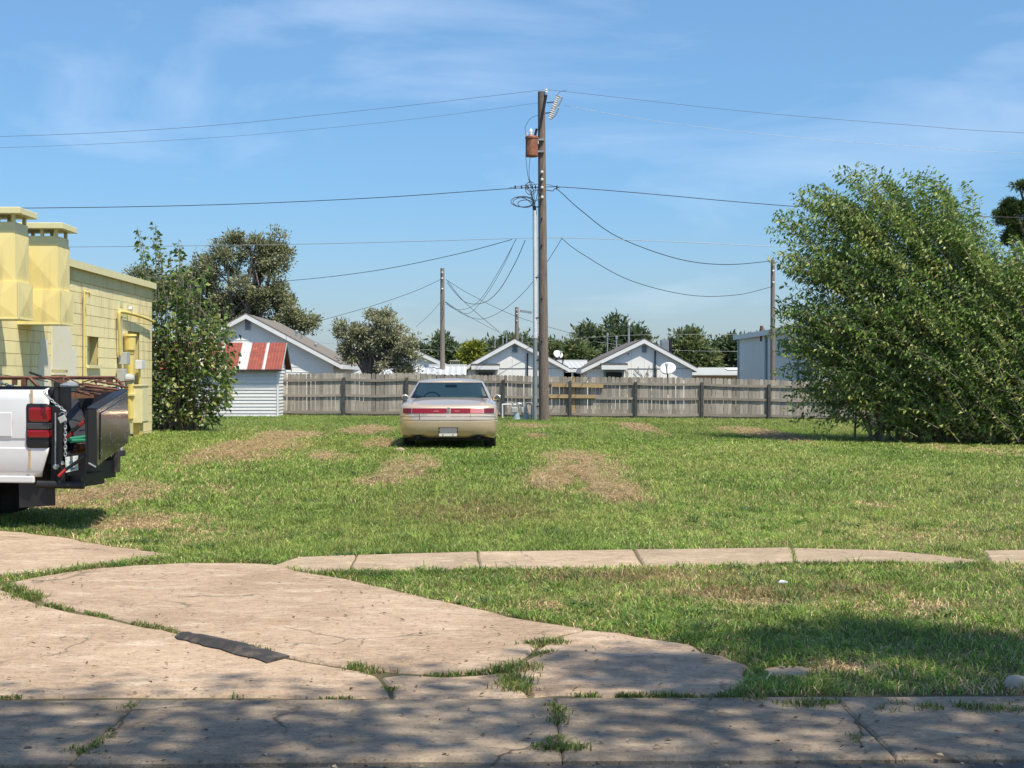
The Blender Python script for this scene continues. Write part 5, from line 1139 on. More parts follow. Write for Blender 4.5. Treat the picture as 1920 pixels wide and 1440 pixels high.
strip('trunk_seam', -.55, -.54, .58, .69, M['trim'], .002, 1); strip('trunk_seam', .415, .42, .56, .69, M['trim'], .003, 1)
strip('crease', -.9, .9, .635, .642, M['trim'], -.0, 40, 1)
pr = strip('plate_recess', -.185, .185, .262, .435, M['trim'], .004, 4)
MB().box(-.165, .165, -.012, .0, .315, .425).build('license_plate', M['plate'], car, world=False)
MB().box(-.175, .165, -.016, -.002, .268, .316).build('plate_strip', M['plate_light'], car, world=False, bevel=.004)
for x in (-.1, .09): MB().lathe([(.012, 0), (.008, -.006), (0, -.006)], (x, -.017, .298), 8, 'y').build('screw', M['trim'], car, world=False)
for s in (-1, 1):
    MB().lathe([(.034, .0), (.04, .0), (.04, .3), (.034, .3), (.034, .01)], (s * .58, .14, .25), 14, 'y').build('exhaust_pipe', M['black'], car, world=False)
    b = MB(); b.prism([(s * .87, 2.98, .90), (s * 1.00, 2.95, .905), (s * 1.035, 2.96, .95), (s * 1.03, 2.97, 1.01), (s * .95, 2.99, 1.03), (s * .88, 2.99, .98)], (0, .13, 0)); mo = b.build('door_mirror', M['gold'], car, smooth=30, bevel=.02, world=False)
    b = MB(); b.prism([(s * .905, 2.945, .925), (s * 1.0, 2.94, .925), (s * 1.02, 2.945, .955), (s * 1.01, 2.955, .998), (s * .945, 2.965, 1.01), (s * .90, 2.965, .965)], (0, .03, 0)); b.build('mirror_glass', M['mirror'], mo, world=False)
    for yc in (1.2, 4.08):
        w = thing('wheel', None, None); w.parent = car; w.location = (s * .80, yc, .325)
        MB().lathe([(.2, -.11), (.29, -.112), (.325, -.085), (.33, 0), (.325, .085), (.29, .112), (.2, .11)], (0, 0, 0), 28, 'x').build('tyre', M['tyre'], w, smooth=40, world=False)
        MB().lathe([(0, -.07), (.06, -.075), (.2, -.1), (.21, -.09), (.21, .09), (.2, .1), (.06, .075), (0, .07)], (0, 0, 0), 20, 'x').build('rim', M['rim'], w, world=False)
MB().tube([(.80, 1.25, .90), (.80, 1.25, 1.12)], .004, 5).build('antenna', M['trim'], car, world=False)
# cabin
for x in (-.4, .4):
    st = MB().box(x - .27, x + .27, 2.35, 2.5, .5, .93).build('seat', M['cabin'], car, bevel=.04, world=False)
    MB().box(x - .11, x + .11, 2.36, 2.44, .92, .99).build('headrest', M['cabin'], st, bevel=.03, world=False)
MB().box(-.78, .78, 1.3, 1.75, .82, .93).build('parcel_shelf', M['cabin'], car, bevel=.03, world=False)
MB().box(-.74, .74, 3.05, 3.6, .7, .92).build('dashboard', M['trim'], car, bevel=.05, world=False)
MB().box(-.74, .74, 1.3, 3.6, .42, .48).build('floor_pan', M['trim'], car, world=False)
MB().box(-.12, .12, 2.78, 2.80, 1.17, 1.23).build('rear_view_mirror', M['trim'], car, bevel=.01, world=False)
MB().tube([(-.4 + .19 * math.cos(a), 2.9 + .05 * math.sin(a), .9 + .17 * math.sin(a)) for a in np.linspace(0, 2 * math.pi, 25)], .014, 6).build('steering_wheel', M['trim'], car, world=False)
b = MB(); b.grid(lambda u, v: (-.3 + .6 * u, 1.25 + .02 * math.sin(v), .955 + .035 * math.sin(math.pi * u) * v), 12, 2); b.build('brake_lamp', M['trim'], car, world=False)

# ---------------------------------------------------------------- pickup truck at the left edge
M['twhite'] = mat('white_truck_paint', (.76, .76, .75), .32, 0, c2=(.71, .71, .70), scale=2, c3=(.58, .54, .47), scale3=3, lo3=.6, hi3=.9, coat=.4); M['taillens'] = mat('truck_red_lens', (.30, .005, .008), .2, coat=.7, c2=(.24, .004, .007), scale=5)
M['smoke'] = mat('smoked_lens', (.06, .06, .06), .2, coat=1); M['rusty'] = mat('rust_streak', (.45, .27, .09), .8, c2=(.6, .5, .35), scale=12, stretch=(6, 6, 1)); M['gate'] = mat('glossy_black_gate', (.016, .016, .017), .2, 0, coat=.5)
M['gatechip'] = mat('chipped_paint', (.6, .58, .55), .7); M['navy'] = mat('dark_bed_wall', (.018, .02, .03), .5, c2=(.035, .032, .03), scale=7); M['hose'] = mat('green_hose', (.03, .22, .13), .45); M['pipebrown'] = mat('brown_pipe', (.22, .10, .05), .7, c2=(.15, .07, .04), scale=9)
M['redstrap'] = mat('red_bar', (.45, .03, .025), .5); M['plateblue'] = mat('plate_blue', (.10, .30, .42), .5, c2=(.62, .70, .72), scale=14, lo=.45, hi=.55); M['platewhite'] = mat('plate_white', (.68, .74, .75), .5); M['box'] = mat('white_tank', (.50, .53, .55), .4, c2=(.44, .46, .48), scale=3)
TL = P(91, 706, 14.3); tz = float(gz(TL.x, 14.3)) + .03
trk = thing('pickup_truck', 'white pickup with black tailgate hanging loose at the left edge', 'pickup truck', (TL.x, TL.y, tz), math.radians(79))
TM = trk.matrix_basis
W_ = P
def tb(name, m, *b, parent=None, bevel=0):
    return MB().box(*b).build(name, m, parent or trk, bevel=bevel, world=False)
BW = 1.62                                             # truck frame: x to its right, y forward, z up
prof = [(.02, .60), (.0, .70), (.0, .79)]
def side_panel(x0, sgn, name):
    b = MB(); ys_ = np.linspace(0, 2.5, 41); lev = [(.50, .035), (.56, .012), (.70, .0), (.775, .0), (.785, .008), (.865, .008), (.875, .0), (1.0, -.006), (1.24, .0), (1.31, .012), (1.345, .04), (1.36, .09)]
    vs = []
    for y in ys_:
        for z, dx in lev:
            zz = z
            if z < .8: zz = max(z, .50 + .0)
            a = 0
            if abs(y - 1.25) < .5: a = .40 + math.sqrt(.5 ** 2 - (y - 1.25) ** 2) if abs(y - 1.25) < .5 else 0
            zz = max(zz, min(a, 1.0))
            yy = y
            if y < .2 and z < .76: yy = y + (.76 - z) * .35 * (1 - y / .2)
            if y < .1 and z > 1.25: yy = y + (z - 1.25) * .35
            vs.append((x0 + sgn * dx, yy, zz))
    n = len(lev); b.add(vs, [(i * n + j, i * n + j + 1, (i + 1) * n + j + 1, (i + 1) * n + j) for i in range(len(ys_) - 1) for j in range(n - 1)])
    o = b.build(name, M['twhite'], trk, smooth=35, world=False); s = o.modifiers.new('thick', 'SOLIDIFY'); s.thickness = .02; s.offset = -1 if sgn > 0 else 1
    return o
sp_ = side_panel(0, 1, 'bed_side'); side_panel(BW + .1, -1, 'bed_side')
tb('panel_emboss', M['twhite'], -.008, .002, .38, 1.4, .89, 1.12, parent=sp_, bevel=.007)
tb('rust_streak', M['rusty'], -.0075, -.002, .16, .185, 1.21, 1.345, parent=sp_)
tb('rust_streak', M['rusty'], -.001, .012, .185, .21, .58, .765, parent=sp_)
tb('lower_valance', M['twhite'], .012, .05, .16, .8, .44, .51, bevel=.012)
hs_ = tb('lamp_housing', M['trim'], -.018, .06, -.012, .238, .775, 1.215, bevel=.035)
tb('upper_lens', M['taillens'], -.03, .04, -.02, .205, 1.025, 1.18, parent=hs_, bevel=.03)
tb('middle_lens', M['smoke'], -.029, .04, -.02, .21, .962, 1.022, parent=hs_, bevel=.008)
tb('lower_lens', M['taillens'], -.03, .04, -.02, .215, .878, .958, parent=hs_, bevel=.018)
tb('bed_rail_cap', M['trim'], .03, .12, .05, 2.48, 1.36, 1.375)
tb('rear_post', M['black'], .02, .13, -.13, -.014, .46, 1.19, bevel=.008)
tb('rear_post_plate', M['black'], .06, .07, -.20, -.02, 1.13, 1.37)
MB().tube([(.0, -.07, .60), (.0, -.07, 1.12)], .008, 6).build('latch_rod', M['galv'], trk, world=False)
MB().lathe([(.02, 0), (.03, .01), (.03, .03), (0, .03)], (-.01, -.07, .60), 8, 'x').build('bolt', M['galv'], trk, world=False)
MB().lathe([(.022, 0), (.022, .16), (.03, .18), (.03, .22), (0, .23)], (.05, -.06, 1.19), 8).build('stake_pin', M['black'], trk, world=False)
tb('bed_floor', M['navy'], .1, BW, -.05, 2.48, .62, .68); tb('front_wall', M['navy'], .1, BW, 2.4, 2.48, .68, 1.35)
tb('far_inner_wall', M['navy'], BW - .06, BW + .02, .05, 2.4, .68, 1.36); tb('near_inner_wall', M['navy'], .09, .12, .0, 2.4, .68, 1.34)
tb('rear_sill', M['black'], .02, .85, -.16, -.02, .46, .60)
tb('hitch_beam', M['black'], .1, .62, -.28, -.17, .40, .52); tb('chassis', M['trim'], .35, BW - .35, -.1, 5.2, .42, .6)
MB().tube([W_(70, 908, 14.3), W_(158, 910, 14.3)], .036, 10).build('tow_tube', M['black'], trk)
MB().prism([W_(35, 900, 14.42), W_(102, 900, 14.42), W_(103, 948, 14.42), W_(36, 952, 14.42)], (0, .02, 0)).build('mud_flap', M['black'], trk)
MB().prism([W_(192, 846, 15.5), W_(221, 842, 15.5), W_(220, 886, 15.5), W_(193, 886, 15.5)], (0, .12, 0)).build('mud_flap', M['rubber'], trk)
wt = tb('tank', M['box'], .5, 1.5, .55, 1.6, .68, 1.22, bevel=.05); tb('carton', M['platewhite'], .35, .55, .25, .5, .68, .98)
tb('wooden_beam', M['pipebrown'], .3, 1.6, .28, .36, 1.24, 1.30)
MB().prism([(1.55, .5, 1.3), (1.55, .7, 1.3), (.85, .1, .72), (.85, -.05, .72)], (.04, 0, 0)).build('bed_divider', M['navy'], trk, world=False)
for i, (z, x) in enumerate(((.72, .3), (.775, .36), (.73, .9), (.79, .75))):
    MB().tube([(x, -.1 - .02 * i, z), (x + .5, -.08, z + .01), (x + .9, .3, z)], .03, 8).build('scrap_pipe', M['pipebrown'], trk, world=False)
MB().tube(smooth_path([(.18, -.12, .86), (.5, -.18, .87), (.9, -.2, .86), (1.2, -.15, .82)], 5), .02, 8).build('garden_hose', M['hose'], trk, world=False)
MB().tube(smooth_path([(.18, -.14, .84), (.4, -.2, .83), (.6, -.22, .74), (.85, -.2, .7)], 5), .02, 8).build('garden_hose', M['hose'], trk, world=False)
def rk(x, y0, y1):
    rt_ = MB(); rt_.tube([(x, y0, 1.375), (x, y0 + .09, 1.455), (x, y1, 1.455)], .02, 4); o = rt_.build('rack_rail', M['rust'], trk, world=False)
    for y in np.arange(y0 + .12, y1, .55): MB().box(x - .015, x + .015, y, y + .05, 1.375, 1.45).build('rack_post', M['rust'], o, world=False)
rk(.08, .15, 2.4); rk(BW + .0, -.02, 2.4)
def chain(name, pts, link=.032, m='galv'):
    pth = smooth_path(pts, 12); cum = [0]
    for i in range(len(pth) - 1): cum.append(cum[-1] + (pth[i + 1] - pth[i]).length)
    b = MB(); n = int(cum[-1] / link)
    for j in range(n):
        f = (j + .5) * link; i = min(len(pth) - 2, int(np.searchsorted(cum, f)) - 1); i = max(i, 0); p = pth[i].lerp(pth[i + 1], (f - cum[i]) / max(1e-6, cum[i + 1] - cum[i])); tg = (pth[i + 1] - pth[i]).normalized()
        sd = tg.cross(Vector((0, 1, .3))).normalized(); nd = tg.cross(sd)
        if j % 2: sd, nd = nd, sd
        b.tube([p + tg * math.cos(a) * link * .72 + sd * math.sin(a) * link * .36 for a in np.linspace(0, 2 * math.pi, 9)], .0055, 4, False)
    return b.build(name, M[m], trk)
def W(px, py, d): return P(px, py, d)
chain('safety_chain', [W(82, 735, 14.25), W(92, 746, 14.2), W(104, 757, 14.18), W(118, 768, 14.15), W(122, 776, 14.15), W(122.5, 820, 14.15), W(122.5, 858, 14.15)])
chain('rail_chain', [W(-10, 715, 14.55), W(15, 722, 14.5), W(40, 729, 14.45), W(50, 729, 14.42)])
chain('bed_chain', [W(190, 729, 15.6), W(205, 727, 15.6), W(222, 730, 15.6)], m='black')
q = W(117, 786, 14.13); MB().box(-.035, .035, -.012, .012, -.03, .03, Matrix.Translation(q) @ Matrix.Rotation(-.45, 4, 'Y')).build('padlock', M['greybox'], trk, bevel=.006)
MB().tube([W(111, 778, 14.13), W(115, 773, 14.13), W(121, 773, 14.13), W(122, 781, 14.13)], .005, 6).build('padlock_shackle', M['chrome'], trk)
g0 = [W(181, 768, 14.0), W(240, 732, 15.25), W(241.5, 830, 15.25), W(182, 874, 14.0)]
nrm = (g0[1] - g0[0]).cross(g0[3] - g0[0]).normalized(); nrm = -nrm if nrm.x < 0 else nrm
gt = MB().prism(g0, -nrm * .085).build('tailgate', M['gate'], trk, bevel=.008)
ip = [g0[0].lerp(g0[2], .1), g0[1].lerp(g0[3], .1), g0[2].lerp(g0[0], .08), g0[3].lerp(g0[1], .08)]
MB().prism([p + nrm * .001 for p in ip], nrm * .008).build('outer_skin', M['gate'], gt, bevel=.004)
MB().prism([g0[0] + nrm * .003, g0[1] + nrm * .003, g0[1] - nrm * .09 + Vector((0, 0, .008)), g0[0] - nrm * .09 + Vector((0, 0, .008))], (0, 0, .012)).build('top_edge', M['trim'], gt)
r = random.Random(8); ch = MB()
for kk in range(46):
    u, v = r.random(), 1 - r.random() ** 1.8 * .5
    p = g0[0].lerp(g0[1], u).lerp(g0[3].lerp(g0[2], u), min(v, .97)) + nrm * .0105; h = r.uniform(.004, .03); w = r.uniform(.002, .007); du = (g0[1] - g0[0]).normalized()
    ch.add([p, p + du * w, p + du * w + Vector((0, 0, -h)), p + Vector((0, 0, -h))], [(0, 1, 2, 3)])
ch.build('paint_chips', M['gatechip'], gt)
e0 = [W(159, 770, 14.02), W(180, 768, 14.0), W(181, 876, 14.0), W(161, 877, 14.02)]
MB().prism(e0, (0, .03, 0)).build('gate_edge', M['black'], gt)
MB().tube([W(166, 868, 13.97), W(180, 876, 13.97)], .007, 6).build('hinge_pin', M['galv'], gt)
lpq = [W(122.5, 857, 14.18), W(146, 854, 14.3), W(146.5, 881, 14.3), W(123.5, 886, 14.18)]
pl = MB().prism(lpq, (.0, .008, 0)).build('license_plate', M['platewhite'], trk)
for (u0, u1, v0, v1) in ((.06, .22, .3, .62), (.27, .42, .32, .66), (.48, .6, .34, .68), (.66, .9, .3, .6), (.06, .2, .06, .2), (.75, .95, .05, .2), (.1, .9, .78, .92)):
    def pp(u, v): return lpq[0].lerp(lpq[1], u).lerp(lpq[3].lerp(lpq[2], u), v) + Vector((0, -.003, 0))
    MB().add([pp(u0, v0), pp(u1, v0), pp(u1, v1), pp(u0, v1)], [(0, 1, 2, 3)]).build('plate_marking', M['plateblue'], pl)
MB().box(-.14, .14, -.02, .0, -.11, .1, Matrix.Translation(W(134, 870, 14.36))).build('plate_bracket', M['black'], trk)
for a, b_, m_ in (((110, 893, 14.12), (124, 880, 14.12), 'redstrap'), ((124, 880, 14.12), (160, 855, 14.05), 'black'), ((122, 820, 14.3), (150, 797, 14.1), 'black'), ((150, 797, 14.1), (158, 790, 14.05), 'redstrap'), ((122, 822, 14.3), (135, 812, 14.2), 'redstrap')):
    MB().tube([W(*a), W(*b_)], .018, 6).build('pry_bar', M[m_], trk)
q = W(118, 868, 14.13); MB().lathe([(0, -.02), (.014, -.018), (.02, 0), (.014, .018), (0, .02)], q, 8).build('hitch_ball', M['chrome'], trk)
MB().tube([W(55, 698, 14.6), W(78, 706, 14.6)], .011, 6).build('pole_tip', M['black'], trk); MB().tube([W(78, 706, 14.6), W(120, 719, 14.6), W(140, 722, 14.7)], .009, 6).build('long_pole', M['rust'], trk)
MB().tube([W(-20, 700, 14.8), W(60, 710, 14.8), W(90, 716, 14.8)], .004, 5).build('thin_wire', M['wire'], trk)
q = W(131, 724, 14.6); MB().lathe([(0, -.05), (.06, -.05), (.065, -.02), (.1, 0), (.1, .012), (.06, .03), (0, .04)], q, 14).build('work_light', M['galv'], trk, smooth=40)
r = random.Random(9); 
for kk in range(14):
    a = W(r.uniform(96, 190), r.uniform(716, 732), r.uniform(14.5, 15.4)); MB().tube(smooth_path([a, a + Vector((r.uniform(-.05, .2), r.uniform(-.1, .1), r.uniform(-.03, .05))), a + Vector((r.uniform(.1, .35), 0, r.uniform(-.06, .02)))], 4), r.uniform(.006, .014), 5).build('scrap_rod', M['rust'], trk)
# cab and wheels, mostly outside the picture
cab = [(2.56, .55), (2.56, 1.30), (2.66, 1.9), (4.0, 1.92), (4.65, 1.34), (5.7, 1.22), (5.82, 1.0), (5.82, .55)]
MB().prism([(.06, y, z) for y, z in cab], (BW - .02, 0, 0)).build('cab', M['twhite'], trk, bevel=.05, world=False)
for x in (.052, BW + .042): MB().prism([(x, 2.8, 1.33), (x, 3.95, 1.33), (x, 3.85, 1.82), (x, 2.85, 1.82)], (.006, 0, 0)).build('side_window', M['windowdark'], trk, world=False)
for x in (.14, BW - .04):
    for y in (1.25, 4.85):
        w = thing('wheel', None, None); w.parent = trk; w.location = (x + (.04 if x < 1 else -.04), y, .38)
        MB().lathe([(.22, -.12), (.34, -.125), (.38, -.1), (.385, 0), (.38, .1), (.34, .125), (.22, .12)], (0, 0, 0), 26, 'x').build('tyre', M['tyre'], w, smooth=40, world=False)
        MB().lathe([(0, -.08), (.2, -.1), (.225, -.09), (.225, .09), (.2, .1), (0, .08)], (0, 0, 0), 18, 'x').build('rim', M['rim'], w, world=False)
tb('wheel_well', M['trim'], .12, .45, .7, 1.8, .6, 1.0)

# ---------------------------------------------------------------- grass
def patch(px, py, rx, ry, w=1.0):
    c = G(px, py); a = G(px, max(py - ry, 722)); b = G(px, py + ry); return (c.x, c.y, rx * c.y / F_PX, max((a.y - b.y) / 2, .15), w)
DRY = [patch(*p) for p in [(470, 845, 82, 22), (430, 850, 45, 16), (540, 820, 70, 8), (612, 858, 42, 6), (770, 878, 52, 22), (720, 905, 48, 8), (690, 808, 46, 7), (715, 833, 34, 8), (1090, 868, 70, 20), (1050, 900, 65, 22), (1120, 908, 75, 22), (1160, 930, 52, 14), (285, 985, 105, 15), (230, 930, 75, 22), (140, 935, 55, 22), (1430, 815, 48, 12), (1200, 804, 24, 9), (1005, 820, 22, 3), (990, 800, 50, 4, .6),
    (1400, 1125, 190, 20, .5), (1700, 1140, 140, 18, .45), (1580, 1258, 75, 14, .8), (1330, 1240, 60, 12, .7), (1850, 848, 100, 9, .6), (1250, 1080, 200, 14, .35), (260, 1010, 200, 18, .5), (1640, 950, 40, 8, .5), (1750, 1000, 160, 20, .35), (1860, 1295, 60, 12, .5), (1050, 1140, 90, 14, .4), (400, 920, 60, 14, .3)]]
BROWN = [patch(*p) for p in [(1180, 1085, 220, 12), (1560, 1110, 130, 14), (900, 960, 160, 25, .7), (1380, 1115, 160, 14)]]
def field(x, y, lst, sharp=True):
    v = np.zeros_like(x)
    for cx, cy, rx, ry, w in lst: v = np.maximum(v, w * np.exp(-1.1 * (((x - cx) / rx) ** 2 + ((y - cy) / ry) ** 2) ** 1.2))
    return v
PAVED = [np.array([(G(*p).x, G(*p).y) for p in q]) for q in (
    [(18, 1096), (600, 1080), (850, 1135), (1050, 1176), (1100, 1187), (1230, 1203), (1408, 1250), (1380, 1307), (1378, 1314), (-420, 1314), (-330, 1085), (-20, 1098)],
    [(512, 1062), (560, 1047), (900, 1037), (1482, 1029), (1488, 1060), (900, 1068), (604, 1077)])]
def on_slab(x, y):
    r = np.zeros(x.shape, bool)
    for poly in SLABS:
        if abs(poly[:, 1]).max() < 6.9: continue
        b0, b1 = poly.min(0), poly.max(0); m_ = (x > b0[0]) & (x < b1[0]) & (y > b0[1]) & (y < b1[1])
        if m_.any():
            q = np.zeros(x.shape, bool); q[m_] = inside(poly, x[m_], y[m_]); r |= q
    for poly in PAVED: r |= inside(poly, x, y)
    return r
def grass_mesh(name, x, y, h, w, leanx, leany, colr, seg, z=None):
    n = len(x); z0 = (gz(x, y) if z is None else z) - .005
    rg = np.random.default_rng(3); a = rg.uniform(0, 2 * np.pi, n); sx, sy = np.cos(a) * w / 2, np.sin(a) * w / 2
    if seg == 1:
        v = np.empty((n, 3, 3)); v[:, 0] = np.stack([x - sx, y - sy, z0], 1); v[:, 1] = np.stack([x + sx, y + sy, z0], 1); v[:, 2] = np.stack([x + leanx * h, y + leany * h, z0 + h], 1)
        idx = np.arange(n * 3); nt = n; k = 3
    else:
        v = np.empty((n, 5, 3)); v[:, 0] = np.stack([x - sx, y - sy, z0], 1); v[:, 1] = np.stack([x + sx, y + sy, z0], 1)
        mx_, my_ = x + leanx * h * .35, y + leany * h * .35
        v[:, 2] = np.stack([mx_ + sx * .8, my_ + sy * .8, z0 + h * .6], 1); v[:, 3] = np.stack([mx_ - sx * .8, my_ - sy * .8, z0 + h * .6], 1)
        v[:, 4] = np.stack([x + leanx * h * 1.1, y + leany * h * 1.1, z0 + h * (.98 - .25 * np.hypot(leanx, leany))], 1)
        idx = (np.arange(n)[:, None] * 5 + np.array([0, 1, 2, 0, 2, 3, 3, 2, 4])).reshape(-1); nt = n * 3
    me = bpy.data.meshes.new(name); me.vertices.add(v.shape[0] * v.shape[1]); me.vertices.foreach_set('co', v.reshape(-1).astype(np.float32))
    me.loops.add(nt * 3); me.loops.foreach_set('vertex_index', idx.astype(np.int32)); me.polygons.add(nt); me.polygons.foreach_set('loop_start', np.arange(0, nt * 3, 3, dtype=np.int32)); me.update(calc_edges=True)
    c = np.concatenate([colr, np.ones((n, 1))], 1); at = me.attributes.new('col', 'FLOAT_COLOR', 'FACE'); at.data.foreach_set('color', np.repeat(c, nt // n, 0).reshape(-1).astype(np.float32))
    me.materials.append(M['grass']); o = bpy.data.objects.new(name, me); col.objects.link(o); return o
gm_ = bpy.data.materials.new('grass_blade'); gm_.use_nodes = True; M['grass'] = gm_; N, L = gm_.node_tree.nodes, gm_.node_tree.links
at = N.new('ShaderNodeAttribute'); at.attribute_name = 'col'; bs = N['Principled BSDF']; bs.inputs['Roughness'].default_value = .55; bs.inputs['Specular IOR Level'].default_value = .3
L.new(at.outputs['Color'], bs.inputs['Base Color']); tl = N.new('ShaderNodeBsdfTranslucent'); L.new(at.outputs['Color'], tl.inputs['Color']); ms = N.new('ShaderNodeMixShader'); ms.inputs[0].default_value = .35
L.new(bs.outputs[0], ms.inputs[1]); L.new(tl.outputs[0], ms.inputs[2]); L.new(ms.outputs[0], N['Material Output'].inputs['Surface'])
GREEN = np.array([[.105, .19, .03], [.15, .25, .04], [.215, .30, .06], [.15, .205, .065]]); STRAW = np.array([[.50, .37, .20], [.40, .28, .14], [.58, .46, .28]]); OLIVE = np.array([.24, .21, .09]); RUST = np.array([.20, .14, .07])
def lawn(seed, n, ya, yb_, hmin, hmax, wmin, seg, k=1.0):
    rg = np.random.default_rng(seed)
    # sample uniformly over the visible wedge
    y = np.sqrt(rg.random(n) * (yb_ ** 2 - ya ** 2) + ya ** 2) if ya > 12 else rg.uniform(ya, yb_, n)
    tl_, tr_ = (-960 - 0) / F_PX + .0216, (960) / F_PX + .0216
    x = y * (tl_ + (tr_ - tl_) * rg.random(n)) * 1.0 + (rg.random(n) - .5) * 2.4
    ok = ~on_slab(x, y) & (y > 6.9) & ((x > WX + .05) | (y > Y1 + .1)) & ~((x < XX(520, 53) + .1) & (y > 52.4) & (x > XX(520, 53) - 5.2)) & (y < FD + .3)
    x, y = x[ok], y[ok]; n = len(x)
    dry = field(x, y, DRY); nz = fbm(x * 2.2, y * 1.1, 4, 4); big = fbm(x * .35, y * .22, 6, 3); dry = dry * np.clip((fbm(x * 4.5, y * 2.6, 44, 5) - .27) * 4.2, .05, 1.6); br = field(x, y, BROWN) * (.4 + nz)
    dp = np.clip(dry * 1.15 + (big - .5) * .45 + .10 + .10 * (1 - sstep(11, 12.5, y)) + .06 * sstep(0, 8, x), 0, 1)
    isdry = rg.random(n) < dp; c = GREEN[rg.integers(0, 4, n)] * (.75 + .5 * big[:, None]) * (.55 + .9 * rg.random((n, 1)))
    # lighter, yellower turf in broad drifts
    yl = np.clip((fbm(x * .5 + 7, y * .3, 9, 3) - .42) * 3, 0, 1)[:, None]; c = c * (1 - .45 * yl) + np.array([.28, .31, .085]) * .45 * yl
    s = STRAW[rg.integers(0, 3, n)] * (.75 + .5 * rg.random((n, 1))); c = np.where(isdry[:, None], s, c)
    bm_ = (rg.random(n) < np.clip(br, 0, .8))[:, None]; c = np.where(bm_, np.where(rg.random((n, 1)) < .5, OLIVE, RUST) * (.7 + .6 * rg.random((n, 1))), c)
    cl = fbm(x * 7, y * 4.5, 21, 2); c *= (.88 + .9 * cl)[:, None] * np.array([1.04, 1.02, 1.02])
    h = rg.uniform(hmin, hmax, n) * (.35 + 1.3 * fbm(x * 4.5, y * 3, 12, 3)) * np.where(isdry, .8, 1); h *= 1 - .45 * sstep(.2, .8, dry)
    tall = rg.random(n) < .02; h = np.where(tall, h * 1.7, h)
    w = np.maximum(wmin, .0005 * y) * (.7 + .6 * rg.random(n)); la = rg.uniform(0, 2 * np.pi, n); lm = rg.random(n) ** .6 * np.where(isdry, 1.9, 1.45)
    return x, y, h, w, np.cos(la) * lm, np.sin(la) * lm, c
o = grass_mesh('lawn', *lawn(1, 290000, 6.9, 17, .03, .07, .0065, 3), 3); tag(o, 'mown green lawn and verge in the near foreground', 'grass', kind='stuff')
o = grass_mesh('lawn', *lawn(2, 300000, 17, 34, .045, .095, .0095, 3), 3); tag(o, 'mown green lawn around the parked car', 'grass', kind='stuff')
o = grass_mesh('lawn', *lawn(3, 270000, 34, 54.3, .045, .085, .009, 1), 1); tag(o, 'mown green lawn at the back by the fence', 'grass', kind='stuff')
# raked clippings lying in loose heaps
def clippings():
    rg = np.random.default_rng(8); X_, Y_, Z_, LX, LY, H_, C_, W_ = [], [], [], [], [], [], [], []
    for cx, cy, rx, ry, w in DRY[:19]:
        n = int(min(14000, 1500 * rx * ry * 3.14) * w) + 300; r = np.sqrt(rg.random(n)) * 1.25; a = rg.uniform(0, 2 * np.pi, n); x = cx + rx * r * np.cos(a); y = cy + ry * r * np.sin(a)
        f = field(x, y, DRY[:19]) * np.clip((fbm(x * 4.5, y * 2.6, 44, 5) - .27) * 4.2, .03, 1.6); ok = (rg.random(n) < np.clip(f * 1.3 - .2, 0, .9)) & ~on_slab(x, y); x, y, f = x[ok], y[ok], f[ok]; n = len(x)
        X_.append(x); Y_.append(y); Z_.append(gz(x, y) + rg.random(n) * .11 * np.clip(f, .2, 1.2) * (.4 + 1.2 * fbm(x * 5, y * 4, 51, 2)) + .015); a = rg.uniform(0, 2 * np.pi, n); m_ = rg.uniform(1.5, 6, n); LX.append(np.cos(a) * m_); LY.append(np.sin(a) * m_)
        H_.append(rg.uniform(.012, .028, n)); W_.append(np.maximum(.007, .0005 * y)); C_.append(STRAW[rg.integers(0, 3, n)] * (.5 + .85 * rg.random((n, 1))))
    x, y, z = map(np.concatenate, (X_, Y_, Z_)); o = grass_mesh('dry_clippings', x, y, np.concatenate(H_), np.concatenate(W_), np.concatenate(LX), np.concatenate(LY), np.concatenate(C_), 1, z=z)
    tag(o, 'loose heaps of tan dried grass clippings on the lawn', 'clippings', kind='stuff')
clippings()
# weeds growing in the joints of the concrete
J = [([(-20, 1098), (30, 1112), (90, 1138)], .11, 1.0), ([(90, 1138), (200, 1161), (330, 1188)], .04, .8), ([(350, 1192), (440, 1210), (540, 1235), (600, 1247)], .035, .8), ([(610, 1250), (650, 1256), (720, 1268)], .07, 1.1), ([(720, 1268), (800, 1270), (920, 1264)], .028, .7), ([(930, 1262), (985, 1255)], .13, 1.2), ([(985, 1212), (1055, 1208)], .08, 1.0), ([(960, 1275), (975, 1300)], .09, 1.0), ([(1000, 1235), (1030, 1225)], .05, .7),
     ([(0, 1088), (100, 1078), (190, 1066), (330, 1050), (420, 1054), (510, 1058)], .07, .9), ([(1080, 1309), (1200, 1311), (1380, 1311)], .03, .8), ([(1150, 1310), (1290, 1311)], .035, .9), ([(0, 1311), (90, 1309), (150, 1311)], .022, .6), ([(370, 1312), (440, 1313)], .04, 1.0), ([(580, 1312), (660, 1312)], .012, .5), ([(1035, 1325), (1050, 1355), (1045, 1385), (1030, 1415)], .045, .8), ([(150, 1415), (180, 1395), (208, 1372)], .055, .9), ([(225, 1335), (245, 1328)], .03, .6),
     ([(1385, 1305), (1500, 1325), (1700, 1332), (1930, 1334)], .10, 1.0), ([(600, 1080), (680, 1080), (760, 1082)], .10, 1.2), ([(1420, 1062), (1600, 1062), (1850, 1062)], .05, 1.1), ([(20, 990), (80, 998), (160, 1008)], .10, 1.6), ([(1600, 1385), (1615, 1400)], .03, .8), ([(150, 1426), (200, 1424)], .02, .5), ([(1000, 1424), (1090, 1422)], .05, 1.0), ([(740, 1296), (700, 1288)], .05, .6)]
